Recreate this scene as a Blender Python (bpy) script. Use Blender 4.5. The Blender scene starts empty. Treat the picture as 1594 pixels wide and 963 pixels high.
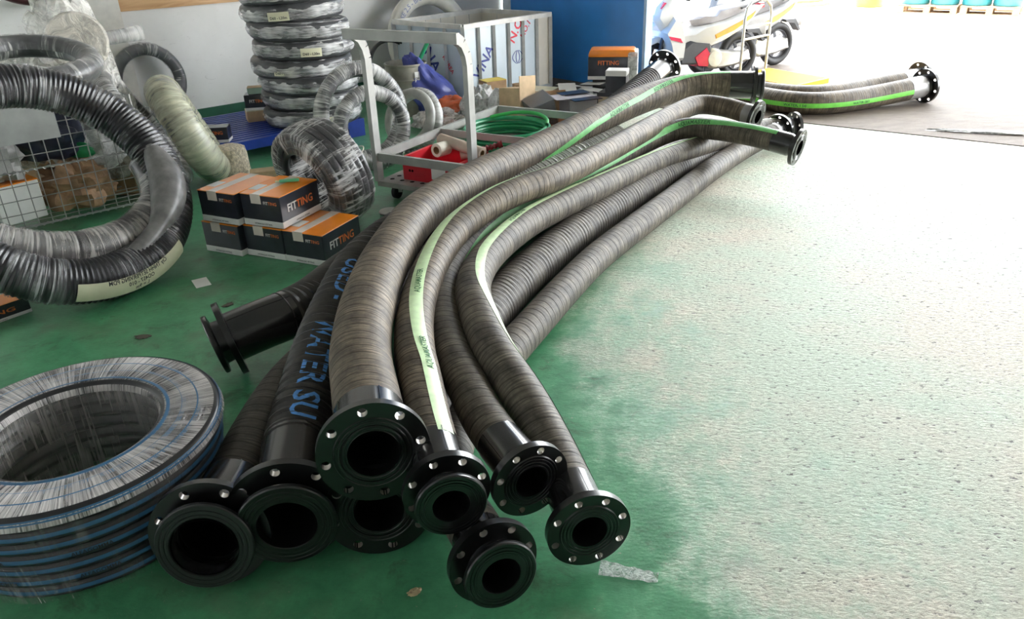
import bpy, bmesh, math, random
from mathutils import Vector, Matrix, noise
random.seed(7)
SC = bpy.context.scene
COL = SC.collection
V3 = Vector
PI = math.pi

# ---------------------------------------------------------------- camera, sky, sun, exposure
cam_d = bpy.data.cameras.new('camera')
cam = bpy.data.objects.new('camera', cam_d)
COL.objects.link(cam)
cam_d.sensor_width = 36.0
cam_d.lens = 1200.0 / 1594.0 * 36.0
cam_d.clip_end = 200
P_, R_ = math.radians(26.6), math.radians(2.0)
fw = V3((0, math.cos(P_), -math.sin(P_)))
rt0 = V3((1, 0, 0))
up0 = rt0.cross(fw)
rt = rt0 * math.cos(R_) - up0 * math.sin(R_)
up = rt.cross(fw)
m = Matrix((rt, up, -fw)).transposed().to_4x4()
m.translation = V3((0, 0, 1.5))
cam.matrix_world = m
SC.camera = cam

SC.view_settings.view_transform = 'Standard'
SC.view_settings.look = 'None'
SC.view_settings.gamma = 1
SC.view_settings.use_curve_mapping = False
SC.view_settings.exposure = 3.1

world = bpy.data.worlds.new('sky')
SC.world = world
world.use_nodes = True
wn = world.node_tree
bg = wn.nodes['Background']
bg.inputs['Color'].default_value = (0.93, 0.97, 1.0, 1)
bg.inputs['Strength'].default_value = 1.9

sun_d = bpy.data.lights.new('sun', 'SUN')
sun_d.energy = 5.0
sun_d.angle = math.radians(2)
sun_d.color = (1.0, 0.95, 0.86)
sun = bpy.data.objects.new('sun', sun_d)
COL.objects.link(sun)
sun.location = (0, 0, 12)
sun.rotation_euler = V3((0.10, 0.12, -1.0)).to_track_quat('-Z', 'Y').to_euler()


# ---------------------------------------------------------------- material helpers
def newmat(name):
    mt = bpy.data.materials.new(name)
    mt.use_nodes = True
    nt = mt.node_tree
    return mt, nt, nt.nodes['Principled BSDF']


def N(nt, typ, ins=None, **props):
    n = nt.nodes.new(typ)
    for k, v in props.items():
        setattr(n, k, v)
    for k, v in (ins or {}).items():
        s = n.inputs[k]
        if isinstance(v, bpy.types.NodeSocket):
            nt.links.new(v, s)
        else:
            s.default_value = v
    return n


def mixc(nt, f, a, b, mode='MIX'):
    n = nt.nodes.new('ShaderNodeMix')
    n.data_type = 'RGBA'
    n.blend_type = mode
    for s, v in ((n.inputs[0], f), (n.inputs[6], a), (n.inputs[7], b)):
        if isinstance(v, bpy.types.NodeSocket):
            nt.links.new(v, s)
        else:
            s.default_value = v
    return n.outputs[2]


def ramp(nt, f, a, b, c0=(0, 0, 0, 1), c1=(1, 1, 1, 1)):
    n = nt.nodes.new('ShaderNodeValToRGB')
    n.color_ramp.elements[0].position = a
    n.color_ramp.elements[1].position = b
    n.color_ramp.elements[0].color = c0
    n.color_ramp.elements[1].color = c1
    nt.links.new(f, n.inputs[0])
    return n.outputs[0]


def c4(c):
    return (c[0], c[1], c[2], 1)


def mapped(nt, kind='Object', scale=(1, 1, 1), rot=(0, 0, 0)):
    tc = nt.nodes.new('ShaderNodeTexCoord')
    mp = N(nt, 'ShaderNodeMapping', {'Vector': tc.outputs[kind], 'Scale': scale, 'Rotation': rot})
    return mp.outputs[0]


_plain = {}


def plain(name, col, rough=0.5, metal=0.0, var=0.15, scale=9.0, bump=0.0, spec=None, coat=0.0, emit=0):
    """painted / plastic / card surface with a little procedural mottling"""
    if name in _plain:
        return _plain[name]
    mt, nt, b = newmat(name)
    v = mapped(nt)
    n = N(nt, 'ShaderNodeTexNoise', {'Vector': v, 'Scale': scale, 'Detail': 5.0})
    dark = tuple(x * (1 - var) for x in col)
    lite = tuple(min(1, x * (1 + var)) for x in col)
    nt.links.new(mixc(nt, ramp(nt, n.outputs[0], .3, .7), c4(dark), c4(lite)), b.inputs['Base Color'])
    b.inputs['Roughness'].default_value = rough
    b.inputs['Metallic'].default_value = metal
    if spec is not None:
        b.inputs['Specular IOR Level'].default_value = spec
    b.inputs['Coat Weight'].default_value = coat
    b.inputs['Coat Roughness'].default_value = 0.15
    if bump:
        bp = N(nt, 'ShaderNodeBump', {'Height': n.outputs[0], 'Strength': bump, 'Distance': 0.02})
        nt.links.new(bp.outputs[0], b.inputs['Normal'])
    _plain[name] = mt
    return mt


def rubber(name, base, dust, fine=150.0, wrap=24.0, wrapmix=.6, gloss=.55, ridge=0.0):
    """hose cover: fabric impression rings across the length (UV: u metres round, v metres along)"""
    mt, nt, b = newmat(name)
    tc = nt.nodes.new('ShaderNodeTexCoord')
    sx = N(nt, 'ShaderNodeSeparateXYZ', {0: tc.outputs['UV']})
    u, v = sx.outputs[0], sx.outputs[1]
    wob = N(nt, 'ShaderNodeTexNoise', {'Vector': N(nt, 'ShaderNodeMapping', {'Vector': tc.outputs['UV'], 'Scale': (3, 5, 1)}).outputs[0], 'Scale': 2.0, 'Detail': 2.0})
    vv = N(nt, 'ShaderNodeMath', {0: wob.outputs[0], 1: 0.03, 2: v}, operation='MULTIPLY_ADD').outputs[0]
    vv = N(nt, 'ShaderNodeMath', {0: u, 1: 0.12, 2: vv}, operation='MULTIPLY_ADD').outputs[0]
    # spiral wrap line
    w = N(nt, 'ShaderNodeMath', {0: vv, 1: wrap}, operation='MULTIPLY').outputs[0]
    w = N(nt, 'ShaderNodeMath', {0: w}, operation='FRACT').outputs[0]
    line = ramp(nt, w, 0.03, 0.16, (0, 0, 0, 1), (1, 1, 1, 1))
    # fine rings
    st = N(nt, 'ShaderNodeMapping', {'Vector': tc.outputs['UV'], 'Scale': (4, fine, 1)}).outputs[0]
    fn = N(nt, 'ShaderNodeTexNoise', {'Vector': st, 'Scale': 1.0, 'Detail': 3.0, 'Roughness': .7})
    du = N(nt, 'ShaderNodeTexNoise', {'Vector': N(nt, 'ShaderNodeMapping', {'Vector': tc.outputs['UV'], 'Scale': (9, 7, 1)}).outputs[0], 'Scale': 1.0, 'Detail': 6.0, 'Roughness': .7})
    f = N(nt, 'ShaderNodeMath', {0: ramp(nt, fn.outputs[0], .32, .66), 1: ramp(nt, du.outputs[0], .34, .66)}, operation='MULTIPLY').outputs[0]
    colr = mixc(nt, f, c4(base), c4(dust))
    lm = N(nt, 'ShaderNodeMath', {0: line, 1: wrapmix, 2: 1 - wrapmix}, operation='MULTIPLY_ADD').outputs[0]
    colr = mixc(nt, lm, c4(tuple(x * .25 for x in base)), colr)
    nt.links.new(colr, b.inputs['Base Color'])
    b.inputs['Roughness'].default_value = gloss
    b.inputs['Specular IOR Level'].default_value = .35
    h = N(nt, 'ShaderNodeMath', {0: fn.outputs[0], 1: .5, 2: lm}, operation='MULTIPLY_ADD').outputs[0]
    bp = N(nt, 'ShaderNodeBump', {'Height': h, 'Strength': .55, 'Distance': 0.004})
    nt.links.new(bp.outputs[0], b.inputs['Normal'])
    return mt


def film(name, dens=(.42, .62), tint=(.86, .85, .83), su=70.0, sv=4.0, rough=.22, alo=.04, ahi=.85, crinkle=0.0):
    """tight clear stretch film: streaks running round the tube, partly see-through"""
    mt, nt, b = newmat(name)
    tc = nt.nodes.new('ShaderNodeTexCoord')
    mp = N(nt, 'ShaderNodeMapping', {'Vector': tc.outputs['UV'], 'Scale': (sv, su, 1)}).outputs[0]
    wv = N(nt, 'ShaderNodeTexNoise', {'Vector': N(nt, 'ShaderNodeMapping', {'Vector': tc.outputs['UV'], 'Scale': (5, 5, 1)}).outputs[0], 'Scale': 1.0, 'Detail': 3.0})
    n1 = N(nt, 'ShaderNodeTexNoise', {'Vector': mp, 'Scale': 1.0, 'Detail': 4.0, 'Roughness': .65, 'Distortion': .6})
    f = N(nt, 'ShaderNodeMath', {0: n1.outputs[0], 1: wv.outputs[0]}, operation='ADD').outputs[0]
    f = N(nt, 'ShaderNodeMath', {0: f, 1: .5}, operation='MULTIPLY').outputs[0]
    s = ramp(nt, f, dens[0], dens[1], (alo,) * 3 + (1,), (ahi,) * 3 + (1,))
    nt.links.new(s, b.inputs['Alpha'])
    b.inputs['Base Color'].default_value = c4(tint)
    b.inputs['Roughness'].default_value = rough
    b.inputs['Specular IOR Level'].default_value = .8
    hh = n1.outputs[0]
    if crinkle:
        vo = N(nt, 'ShaderNodeTexVoronoi', {'Vector': mapped(nt, 'Object', (1, 1, 1)), 'Scale': crinkle})
        hh = N(nt, 'ShaderNodeMath', {0: vo.outputs[0], 1: n1.outputs[0]}, operation='ADD').outputs[0]
    bp = N(nt, 'ShaderNodeBump', {'Height': hh, 'Strength': .8, 'Distance': 0.01})
    nt.links.new(bp.outputs[0], b.inputs['Normal'])
    return mt


def bagmat(name, tint, alpha=.6, scale=14.0, rough=.2):
    """crumpled polythene"""
    mt, nt, b = newmat(name)
    v = mapped(nt)
    n1 = N(nt, 'ShaderNodeTexNoise', {'Vector': v, 'Scale': scale, 'Detail': 6.0, 'Roughness': .7, 'Distortion': 1.5})
    s = ramp(nt, n1.outputs[0], .38, .6, (alpha * .55,) * 3 + (1,), (min(1, alpha * 1.5),) * 3 + (1,))
    nt.links.new(s, b.inputs['Alpha'])
    nt.links.new(mixc(nt, n1.outputs[0], c4(tuple(x * .8 for x in tint)), c4(tint)), b.inputs['Base Color'])
    b.inputs['Roughness'].default_value = rough
    bp = N(nt, 'ShaderNodeBump', {'Height': n1.outputs[0], 'Strength': .7, 'Distance': 0.02})
    nt.links.new(bp.outputs[0], b.inputs['Normal'])
    return mt


# ---------------------------------------------------------------- geometry helpers: every one returns (verts, faces, uvs per vertex)
def tube(pts, r, n=24, a0=-PI, a1=PI, off=0.0, cap=True, v0=0.0):
    V, F, U = [], [], []
    s = v0
    K = len(pts)
    prev_s = None
    for i, p in enumerate(pts):
        t = (pts[min(i + 1, K - 1)] - pts[max(i - 1, 0)]).normalized()
        if i:
            s += (p - pts[i - 1]).length
        side = t.cross(V3((0, 0, 1)))
        if side.length < 1e-3:
            side = prev_s or V3((1, 0, 0))
        side.normalize()
        prev_s = side
        u = side.cross(t)
        rr = (r(s) if callable(r) else r) + off
        da = a0(s) if callable(a0) else a0
        db = a1(s) if callable(a1) else a1
        for j in range(n + 1):
            a = da + (db - da) * j / n
            V.append(p + (u * math.cos(a) + side * math.sin(a)) * rr)
            U.append((a * rr, s))
    m_ = n + 1
    for i in range(K - 1):
        for j in range(n):
            a = i * m_ + j
            F.append((a, a + 1, a + m_ + 1, a + m_))
    return V, F, U


def smooth_path(P, step=0.025):
    P = [V3(p) for p in P]
    Q = [P[0] * 2 - P[1]] + P + [P[-1] * 2 - P[-2]]
    dense = []
    for i in range(1, len(Q) - 2):
        p0, p1, p2, p3 = Q[i - 1:i + 3]
        for k in range(24):
            t = k / 24
            dense.append(0.5 * ((2 * p1) + (p2 - p0) * t + (2 * p0 - 5 * p1 + 4 * p2 - p3) * t * t + (3 * p1 - p0 - 3 * p2 + p3) * t ** 3))
    dense.append(P[-1].copy())
    # light smoothing so that the hose bends like a stiff hose
    for _ in range(30):
        dense = [dense[0]] + [(dense[i - 1] + dense[i] * 2 + dense[i + 1]) / 4 for i in range(1, len(dense) - 1)] + [dense[-1]]
    L = [0.0]
    for a, b in zip(dense, dense[1:]):
        L.append(L[-1] + (b - a).length)
    n = max(4, int(L[-1] / step))
    out, j = [], 0
    for k in range(n + 1):
        s = L[-1] * k / n
        while j < len(L) - 2 and L[j + 1] < s:
            j += 1
        f = (s - L[j]) / max(1e-9, L[j + 1] - L[j])
        out.append(dense[j].lerp(dense[j + 1], f))
    return out


def cut(path, s0, s1):
    """sub-path between two arc lengths"""
    out, s = [], 0.0
    for i, p in enumerate(path):
        if i:
            s += (p - path[i - 1]).length
        if s0 - 1e-6 <= s <= s1 + 1e-6:
            out.append(p)
    return out


def plen(path):
    return sum((b - a).length for a, b in zip(path, path[1:]))


def lathe(prof, n=40, mat=None):
    V, F, U = [], [], []
    s = 0
    rm = max(max(p[0] for p in prof), .05)
    for i, (r, z) in enumerate(prof):
        if i:
            s += math.hypot(r - prof[i - 1][0], z - prof[i - 1][1])
        for j in range(n + 1):
            a = 2 * PI * j / n
            V.append(V3((r * math.cos(a), r * math.sin(a), z)))
            U.append((s, a * rm))
    m_ = n + 1
    for i in range(len(prof) - 1):
        for j in range(n):
            a = i * m_ + j
            F.append((a, a + 1, a + m_ + 1, a + m_))
    if mat is not None:
        V = [mat @ v for v in V]
    return V, F, U


def torus(R, a, n=64, k=20, mat=None, squash=1.0, wob=0.0, seed=0.0):
    V, F, U = [], [], []
    for i in range(n + 1):
        t = 2 * PI * (i % n) / n
        w = 1 + wob * noise.noise(V3((math.cos(t) * 1.5 + seed, math.sin(t) * 1.5, seed)))
        for j in range(k + 1):
            p = 2 * PI * j / k + PI
            rr = R * w + a * math.cos(p)
            V.append(V3((rr * math.cos(t), rr * math.sin(t), a * squash * math.sin(p))))
            U.append((a * p, R * 2 * PI * i / n))
    m_ = k + 1
    for i in range(n):
        for j in range(k):
            q = i * m_ + j
            F.append((q, q + m_, q + m_ + 1, q + 1))
    if mat is not None:
        V = [mat @ v for v in V]
    return V, F, U


def bm_out(bm):
    bm.verts.ensure_lookup_table()
    for i, v in enumerate(bm.verts):
        v.index = i
    V = [v.co.copy() for v in bm.verts]
    F = [tuple(v.index for v in f.verts) for f in bm.faces]
    bm.free()
    return V, F, None


def box(sx, sy, sz, c=(0, 0, 0), bev=0.0, seg=1, mat=None):
    """c is the centre of the bottom face"""
    bm = bmesh.new()
    bmesh.ops.create_cube(bm, size=1)
    for v in bm.verts:
        v.co = V3((v.co.x * sx + c[0], v.co.y * sy + c[1], (v.co.z + .5) * sz + c[2]))
    if bev:
        bmesh.ops.bevel(bm, geom=bm.edges[:], offset=bev, segments=seg, affect='EDGES', profile=.6)
    V, F, U = bm_out(bm)
    if mat is not None:
        V = [mat @ v for v in V]
    return V, F, U


def prism(outline, w, bev=.25, mat=None, y0=0.0):
    """side outline (x, z) given a width in y, edges drawn in so that it looks rounded"""
    cx = sum(p[0] for p in outline) / len(outline)
    cz = sum(p[1] for p in outline) / len(outline)
    n = len(outline)
    V, F = [], []
    for y, k in ((-w / 2, 1 - bev), (-w / 2 * .72, 1), (w / 2 * .72, 1), (w / 2, 1 - bev)):
        for x, z in outline:
            V.append(V3((cx + (x - cx) * k, y + y0, cz + (z - cz) * k)))
    for r in range(3):
        for i in range(n):
            j = (i + 1) % n
            F.append((r * n + i, r * n + j, (r + 1) * n + j, (r + 1) * n + i))
    F.append(tuple(range(n))[::-1])
    F.append(tuple(range(3 * n, 4 * n)))
    if mat is not None:
        V = [mat @ v for v in V]
    return V, F, None


def blob(rx, ry, rz, seed=0, amp=.25, fr=2.2, n=26, k=18, mat=None, flat=True):
    """crumpled bag: a lumpy closed sack with its lowest part flattened"""
    V, F, U = [], [], []
    for i in range(k + 1):
        th = PI * i / k
        for j in range(n):
            ph = 2 * PI * j / n
            d = V3((math.sin(th) * math.cos(ph), math.sin(th) * math.sin(ph), math.cos(th)))
            q = 1 + amp * noise.noise(d * fr + V3((seed * 3.7, seed, 0))) * 1.6 + amp * .6 * abs(noise.noise(d * fr * 2.7 + V3((0, seed * 2.1, 5))))
            z = d.z * q * rz
            if flat:
                z = max(z, -rz * .62) + rz * .62
            V.append(V3((d.x * q * rx, d.y * q * ry, z)))
            U.append((ph * rx, th * rz))
    for i in range(k):
        for j in range(n):
            a, b = i * n + j, i * n + (j + 1) % n
            F.append((a, a + n, b + n, b))
    if mat is not None:
        V = [mat @ v for v in V]
    return V, F, U


def join(*gs):
    V, F, U = [], [], []
    hasuv = all(g[2] is not None for g in gs)
    for g in gs:
        o = len(V)
        V += g[0]
        F += [tuple(i + o for i in f) for f in g[1]]
        if hasuv:
            U += g[2]
    return V, F, U if hasuv else None


def bar(p, q, r, n=8):
    return tube([V3(p), V3(q)], r, n) if abs((V3(q) - V3(p)).normalized().z) < .99 else tube([V3(p), V3(q)], r, n)


def flat_bar(p, q, w, h, upv=V3((0, 0, 1))):
    """rectangular bar between two points"""
    p, q = V3(p), V3(q)
    t = (q - p).normalized()
    s = t.cross(upv)
    if s.length < .05:
        s = t.cross(V3((0, 1, 0)))
    s.normalize()
    u = s.cross(t)
    V = []
    for e in (p, q):
        for a, b in ((-1, -1), (1, -1), (1, 1), (-1, 1)):
            V.append(e + s * (a * w / 2) + u * (b * h / 2))
    F = [(0, 1, 5, 4), (1, 2, 6, 5), (2, 3, 7, 6), (3, 0, 4, 7), (3, 2, 1, 0), (4, 5, 6, 7)]
    return V, F, None


def holed_flange(Ro, Ri, T, nh=8, hr=.011, pr=None, mat=None, a_off=0.0):
    """flat ring between z=0 and z=T with bolt holes cut through"""
    pr = pr or (Ro * .84)
    V, F = [], []
    idx = {}

    def vid(p, z):
        k = (round(p[0], 6), round(p[1], 6), round(z, 6))
        if k not in idx:
            idx[k] = len(V)
            V.append(V3((p[0], p[1], z)))
        return idx[k]
    M = 24
    da = 2 * PI / nh
    pl = lambda r, a: (r * math.cos(a), r * math.sin(a))
    for h in range(nh):
        ac = h * da + a_off
        outer = []
        for i in range(8):
            outer.append(pl(Ro, ac - da / 2 + da * i / 8))
        for i in range(4):
            outer.append(pl(Ro + (Ri - Ro) * i / 4, ac + da / 2))
        for i in range(8):
            outer.append(pl(Ri, ac + da / 2 - da * i / 8))
        for i in range(4):
            outer.append(pl(Ri + (Ro - Ri) * i / 4, ac - da / 2))
        c = pl(pr, ac)
        hole = []
        for o in outer:
            a = math.atan2(o[1] - c[1], o[0] - c[0])
            hole.append((c[0] + hr * math.cos(a), c[1] + hr * math.sin(a)))
        for i in range(M):
            j = (i + 1) % M
            for z, flip in ((0, True), (T, False)):
                q = [vid(outer[i], z), vid(outer[j], z), vid(hole[j], z), vid(hole[i], z)]
                F.append(tuple(q[::-1] if flip else q))
            F.append((vid(hole[i], T), vid(hole[j], T), vid(hole[j], 0), vid(hole[i], 0)))
        for i in range(8):
            F.append((vid(outer[i], 0), vid(outer[i + 1], 0), vid(outer[i + 1], T), vid(outer[i], T)))
    if mat is not None:
        V = [mat @ v for v in V]
    return V, F, None


_txt = {}


def text_geo(s, h=1.0):
    """flat letters, cap height h, centred on x, baseline at 0"""
    if s not in _txt:
        cu = bpy.data.curves.new('t', 'FONT')
        cu.body = s
        cu.resolution_u = 2
        cu.offset = .018
        o = bpy.data.objects.new('t', cu)
        COL.objects.link(o)
        dg = bpy.context.evaluated_depsgraph_get()
        me = bpy.data.meshes.new_from_object(o.evaluated_get(dg))
        V = [v.co.copy() for v in me.vertices]
        F = [tuple(p.vertices) for p in me.polygons]
        bpy.data.objects.remove(o)
        bpy.data.curves.remove(cu)
        bpy.data.meshes.remove(me)
        _txt[s] = (V, F)
    V, F = _txt[s]
    k = h / 0.7
    xs = [v.x for v in V] or [0]
    mx = (min(xs) + max(xs)) / 2
    return [V3(((v.x - mx) * k, v.y * k, 0)) for v in V], list(F), None


# ---------------------------------------------------------------- object helpers
def wmat(o):
    mm = Matrix()
    chain = []
    while o is not None:
        chain.append(o)
        o = o.parent
    for q in reversed(chain):
        mm = mm @ q.matrix_basis
    return mm


def obj(name, g, mt, parent=None, world=True, smooth=True, kind=None, label=None):
    V, F, U = g
    if parent is not None and world:
        inv = wmat(parent).inverted()
        V = [inv @ v for v in V]
    me = bpy.data.meshes.new(name)
    me.from_pydata([tuple(v) for v in V], [], F)
    if U is not None:
        lay = me.uv_layers.new(name='UVMap')
        buf = []
        for f in F:
            for i in f:
                buf += [U[i][0], U[i][1]]
        lay.data.foreach_set('uv', buf)
    me.polygons.foreach_set('use_smooth', [smooth] * len(F))
    if smooth:
        try:
            me.set_sharp_from_angle(angle=math.radians(38))
        except Exception:
            pass
    me.materials.append(mt)
    o = bpy.data.objects.new(name, me)
    COL.objects.link(o)
    if parent is not None:
        o.parent = parent
    if kind:
        o['kind'] = kind
    if label:
        o['label'] = label
    return o


def tag(o, label, cat, group=None):
    o['label'] = label
    o['category'] = cat
    if group:
        o['group'] = group
    return o


def thing(name, label, cat, loc, rotz=0.0, group=None, rot=None):
    o = bpy.data.objects.new(name, None)
    o.empty_display_size = .1
    COL.objects.link(o)
    o.location = loc
    o.rotation_euler = rot or (0, 0, rotz)
    return tag(o, label, cat, group)


def struct(name, g, mt, parent=None, smooth=False):
    return obj(name, g, mt, parent, kind='structure', smooth=smooth)


def dup(root, loc, rotz=None, label=None, group=None):
    r = root.copy()
    COL.objects.link(r)
    r.location = loc
    if rotz is not None:
        r.rotation_euler = (0, 0, rotz)
    if label:
        r['label'] = label
    if group:
        r['group'] = group
    for ch in list(root.children):
        c = ch.copy()
        COL.objects.link(c)
        c.parent = r
        for gch in ch.children:
            d = gch.copy()
            COL.objects.link(d)
            d.parent = c
    return r


def frame(origin, z, x=None):
    """matrix whose z axis is the given direction"""
    z = V3(z).normalized()
    x = V3(x) if x is not None else V3((0, 0, 1)).cross(z)
    if x.length < 1e-4:
        x = V3((1, 0, 0))
    x = (x - z * x.dot(z)).normalized()
    y = z.cross(x)
    mm = Matrix((x, y, z)).transposed().to_4x4()
    mm.translation = V3(origin)
    return mm


# ---------------------------------------------------------------- shared materials
M_black = plain('black_enamel', (.0035, .0035, .004), rough=.3, var=.3, scale=25, coat=.3, spec=.6)
M_blackdull = plain('black_bore', (.003, .003, .003), rough=.8, spec=.1)
M_bare = plain('bare_drilled_steel', (.62, .58, .53), rough=.35, metal=.8, scale=40)
M_sleeve = plain('black_sleeve_enamel', (.014, .014, .015), rough=.26, var=.3, scale=12, coat=.5)
M_sleeve_steel = plain('bare_grey_sleeve', (.34, .335, .33), rough=.4, metal=.3)
M_rub_brown = rubber('brown_grey_hose_rubber', (.050, .040, .030), (.34, .27, .19))
M_rub_grey = rubber('dusty_grey_hose_rubber', (.042, .036, .030), (.28, .24, .185))
M_rub_dark = rubber('dark_hose_rubber', (.028, .024, .020), (.15, .13, .10))
M_rub_ring = rubber('close_ringed_hose_rubber', (.045, .040, .036), (.25, .22, .175), fine=200, wrap=38, wrapmix=.75)
M_rub_corr = rubber('corrugated_black_rubber', (.022, .021, .020), (.085, .075, .062), wrap=0.001, wrapmix=0, fine=90, gloss=.42)
M_stripe_pale = plain('pale_green_stripe_paint', (.60, .78, .46), rough=.5, var=.12, scale=30)
M_stripe_green = plain('green_stripe_paint', (.16, .52, .16), rough=.5, var=.12, scale=30)
M_stripe_vivid = plain('vivid_green_stripe_paint', (.20, .72, .09), rough=.5, var=.1, scale=30)
M_film_silver = film('silvery_white_film', dens=(.40, .60), tint=(.9, .9, .88), su=60, sv=6, alo=.75, ahi=1.0, rough=.15, crinkle=20)
M_print_dark = plain('dark_green_print', (.05, .16, .06), rough=.6)
M_print_blue = plain('blue_print', (.09, .30, .70), rough=.6, var=.25, scale=60)
M_film = film('stretch_film')
M_film_lo = film('thin_stretch_film', dens=(.47, .66), ahi=.7, su=55, sv=3)
M_film_hi = film('heavy_stretch_film', dens=(.36, .6), tint=(.80, .80, .79), su=45, sv=5, alo=.22, ahi=.85, crinkle=9)
M_film_yel = film('yellowed_film', dens=(.38, .62), tint=(.78, .78, .58), su=40, sv=5, alo=.2, ahi=.75)
M_coil = plain('black_hose_coil', (.018, .018, .02), rough=.3, var=.3, scale=14)
M_coil_grey = plain('grey_black_hose_coil', (.06, .062, .066), rough=.35, var=.4, scale=10)
M_card = plain('brown_cardboard', (.42, .27, .15), rough=.8, scale=16)
M_card_lt = plain('pale_cardboard', (.60, .43, .26), rough=.8, scale=16)
M_orange = plain('orange_carton_lid', (.92, .27, .012), rough=.35, var=.08, coat=.5)
M_navy = plain('dark_carton_side', (.022, .024, .035), rough=.3, var=.35, scale=14, coat=.6)
M_white = plain('white_print', (.78, .77, .75), rough=.5, var=.06)
M_orange_txt = plain('orange_print', (.80, .20, .05), rough=.5)
M_whitefilm = plain('milky_tape', (.75, .66, .58), rough=.25, var=.1)
M_steel = plain('grey_painted_steel', (.36, .36, .34), rough=.42, var=.2, scale=7)
M_galv = plain('galvanised_steel', (.55, .56, .56), rough=.4, metal=.5, var=.15, scale=12)
M_red = plain('red_plastic', (.62, .02, .035), rough=.35, var=.12)
M_bluepl = plain('blue_plastic', (.012, .045, .30), rough=.4, var=.2)
M_paper = plain('white_paper', (.80, .79, .76), rough=.7, var=.05)
M_label = plain('yellowed_paper_label', (.72, .70, .50), rough=.6, var=.1)
M_ink = plain('black_ink', (.015, .015, .02), rough=.6)
M_greenpl = plain('green_hose_plastic', (.02, .30, .12), rough=.3, var=.15, scale=20)
M_rubber_tyre = plain('tyre_rubber', (.02, .02, .021), rough=.6)

# ---------------------------------------------------------------- setting
E1 = V3((.77, .637, 0)).normalized()          # along the left wall, towards the door
E1n = V3((.637, -.77, 0)).normalized()        # out of that wall into the hall
E2 = V3((.81, -.588, 0)).normalized()         # along the front wall and the opening
E2n = V3((.588, .81, 0)).normalized()         # out into the yard
CORNER = V3((0.0, 9.15, 0))


def slab(a, b, c, d, z0, z1):
    V = [V3((p[0], p[1], z)) for z in (z0, z1) for p in (a, b, c, d)]
    return V, [(3, 2, 1, 0), (4, 5, 6, 7), (0, 1, 5, 4), (1, 2, 6, 5), (2, 3, 7, 6), (3, 0, 4, 7)], None


# floor -------------------------------------------------
mt, nt, b = newmat('worn_glare_green_floor')
g = N(nt, 'ShaderNodeNewGeometry').outputs['Position']
sx = N(nt, 'ShaderNodeSeparateXYZ', {0: g})
big = N(nt, 'ShaderNodeTexNoise', {'Vector': g, 'Scale': 2.2, 'Detail': 8.0, 'Roughness': .62}).outputs[0]
mid = N(nt, 'ShaderNodeTexNoise', {'Vector': g, 'Scale': 9.0, 'Detail': 8.0, 'Roughness': .7}).outputs[0]
fin = N(nt, 'ShaderNodeTexNoise', {'Vector': N(nt, 'ShaderNodeMapping', {'Vector': g, 'Scale': (1, 2.2, 1), 'Rotation': (0, 0, .5)}).outputs[0], 'Scale': 55.0, 'Detail': 6.0, 'Roughness': .75}).outputs[0]
pit = N(nt, 'ShaderNodeTexNoise', {'Vector': N(nt, 'ShaderNodeMapping', {'Vector': g, 'Scale': (1, 2.0, 1), 'Rotation': (0, 0, .5)}).outputs[0], 'Scale': 34.0, 'Detail': 3.0, 'Roughness': .6}).outputs[0]
lane_glare = N(nt, 'ShaderNodeMath', {0: sx.outputs[1], 1: .10, 2: N(nt, 'ShaderNodeMath', {0: sx.outputs[0], 1: .8}, operation='MULTIPLY').outputs[0]}, operation='MULTIPLY_ADD').outputs[0]
nz = N(nt, 'ShaderNodeMath', {0: N(nt, 'ShaderNodeMath', {0: big, 1: 1.3}, operation='MULTIPLY').outputs[0], 1: N(nt, 'ShaderNodeMath', {0: mid, 1: .9}, operation='MULTIPLY').outputs[0]}, operation='ADD').outputs[0]
wsum = N(nt, 'ShaderNodeMath', {0: lane_glare, 1: nz}, operation='ADD').outputs[0]
wear_glare = N(nt, 'ShaderNodeMapRange', {'Value': wsum, 'From Min': 1.42, 'From Max': 2.15})  # real paint wear, plus doorway glare put into the colour, growing rightwards
wear_glare.interpolation_type = 'SMOOTHSTEP'
wear_glare = wear_glare.outputs[0]
green = mixc(nt, ramp(nt, mid, .35, .65), (.055, .23, .11, 1), (.095, .35, .17, 1))
green = mixc(nt, ramp(nt, big, .52, .75), green, (.13, .17, .11, 1))
dirt = N(nt, 'ShaderNodeTexNoise', {'Vector': g, 'Scale': 5.5, 'Detail': 10.0, 'Roughness': .75, 'Distortion': .6}).outputs[0]
green = mixc(nt, ramp(nt, dirt, .56, .72), green, (.045, .075, .04, 1))
spk = N(nt, 'ShaderNodeTexNoise', {'Vector': g, 'Scale': 70.0, 'Detail': 3.0, 'Roughness': .6}).outputs[0]
green = mixc(nt, ramp(nt, spk, .68, .74), green, (.30, .32, .24, 1))
cream = mixc(nt, ramp(nt, fin, .36, .62), (.42, .37, .28, 1), (.76, .71, .58, 1))
cream = mixc(nt, ramp(nt, N(nt, 'ShaderNodeTexNoise', {'Vector': g, 'Scale': 1.3, 'Detail': 6.0, 'Roughness': .6}).outputs[0], .38, .58, (0, 0, 0, 1), (.9, .9, .9, 1)), cream, mixc(nt, ramp(nt, fin, .36, .62), (.36, .45, .33, 1), (.60, .72, .57, 1)))
colr = mixc(nt, wear_glare, green, cream)
pits = ramp(nt, pit, .33, .39, (1, 1, 1, 1), (0, 0, 0, 1))
pf = N(nt, 'ShaderNodeMath', {0: pits, 1: N(nt, 'ShaderNodeMath', {0: wear_glare, 1: .85, 2: .12}, operation='MULTIPLY_ADD').outputs[0]}, operation='MULTIPLY').outputs[0]
colr = mixc(nt, pf, colr, (.07, .06, .05, 1))
nt.links.new(colr, b.inputs['Base Color'])
b.inputs['Specular IOR Level'].default_value = .5
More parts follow.
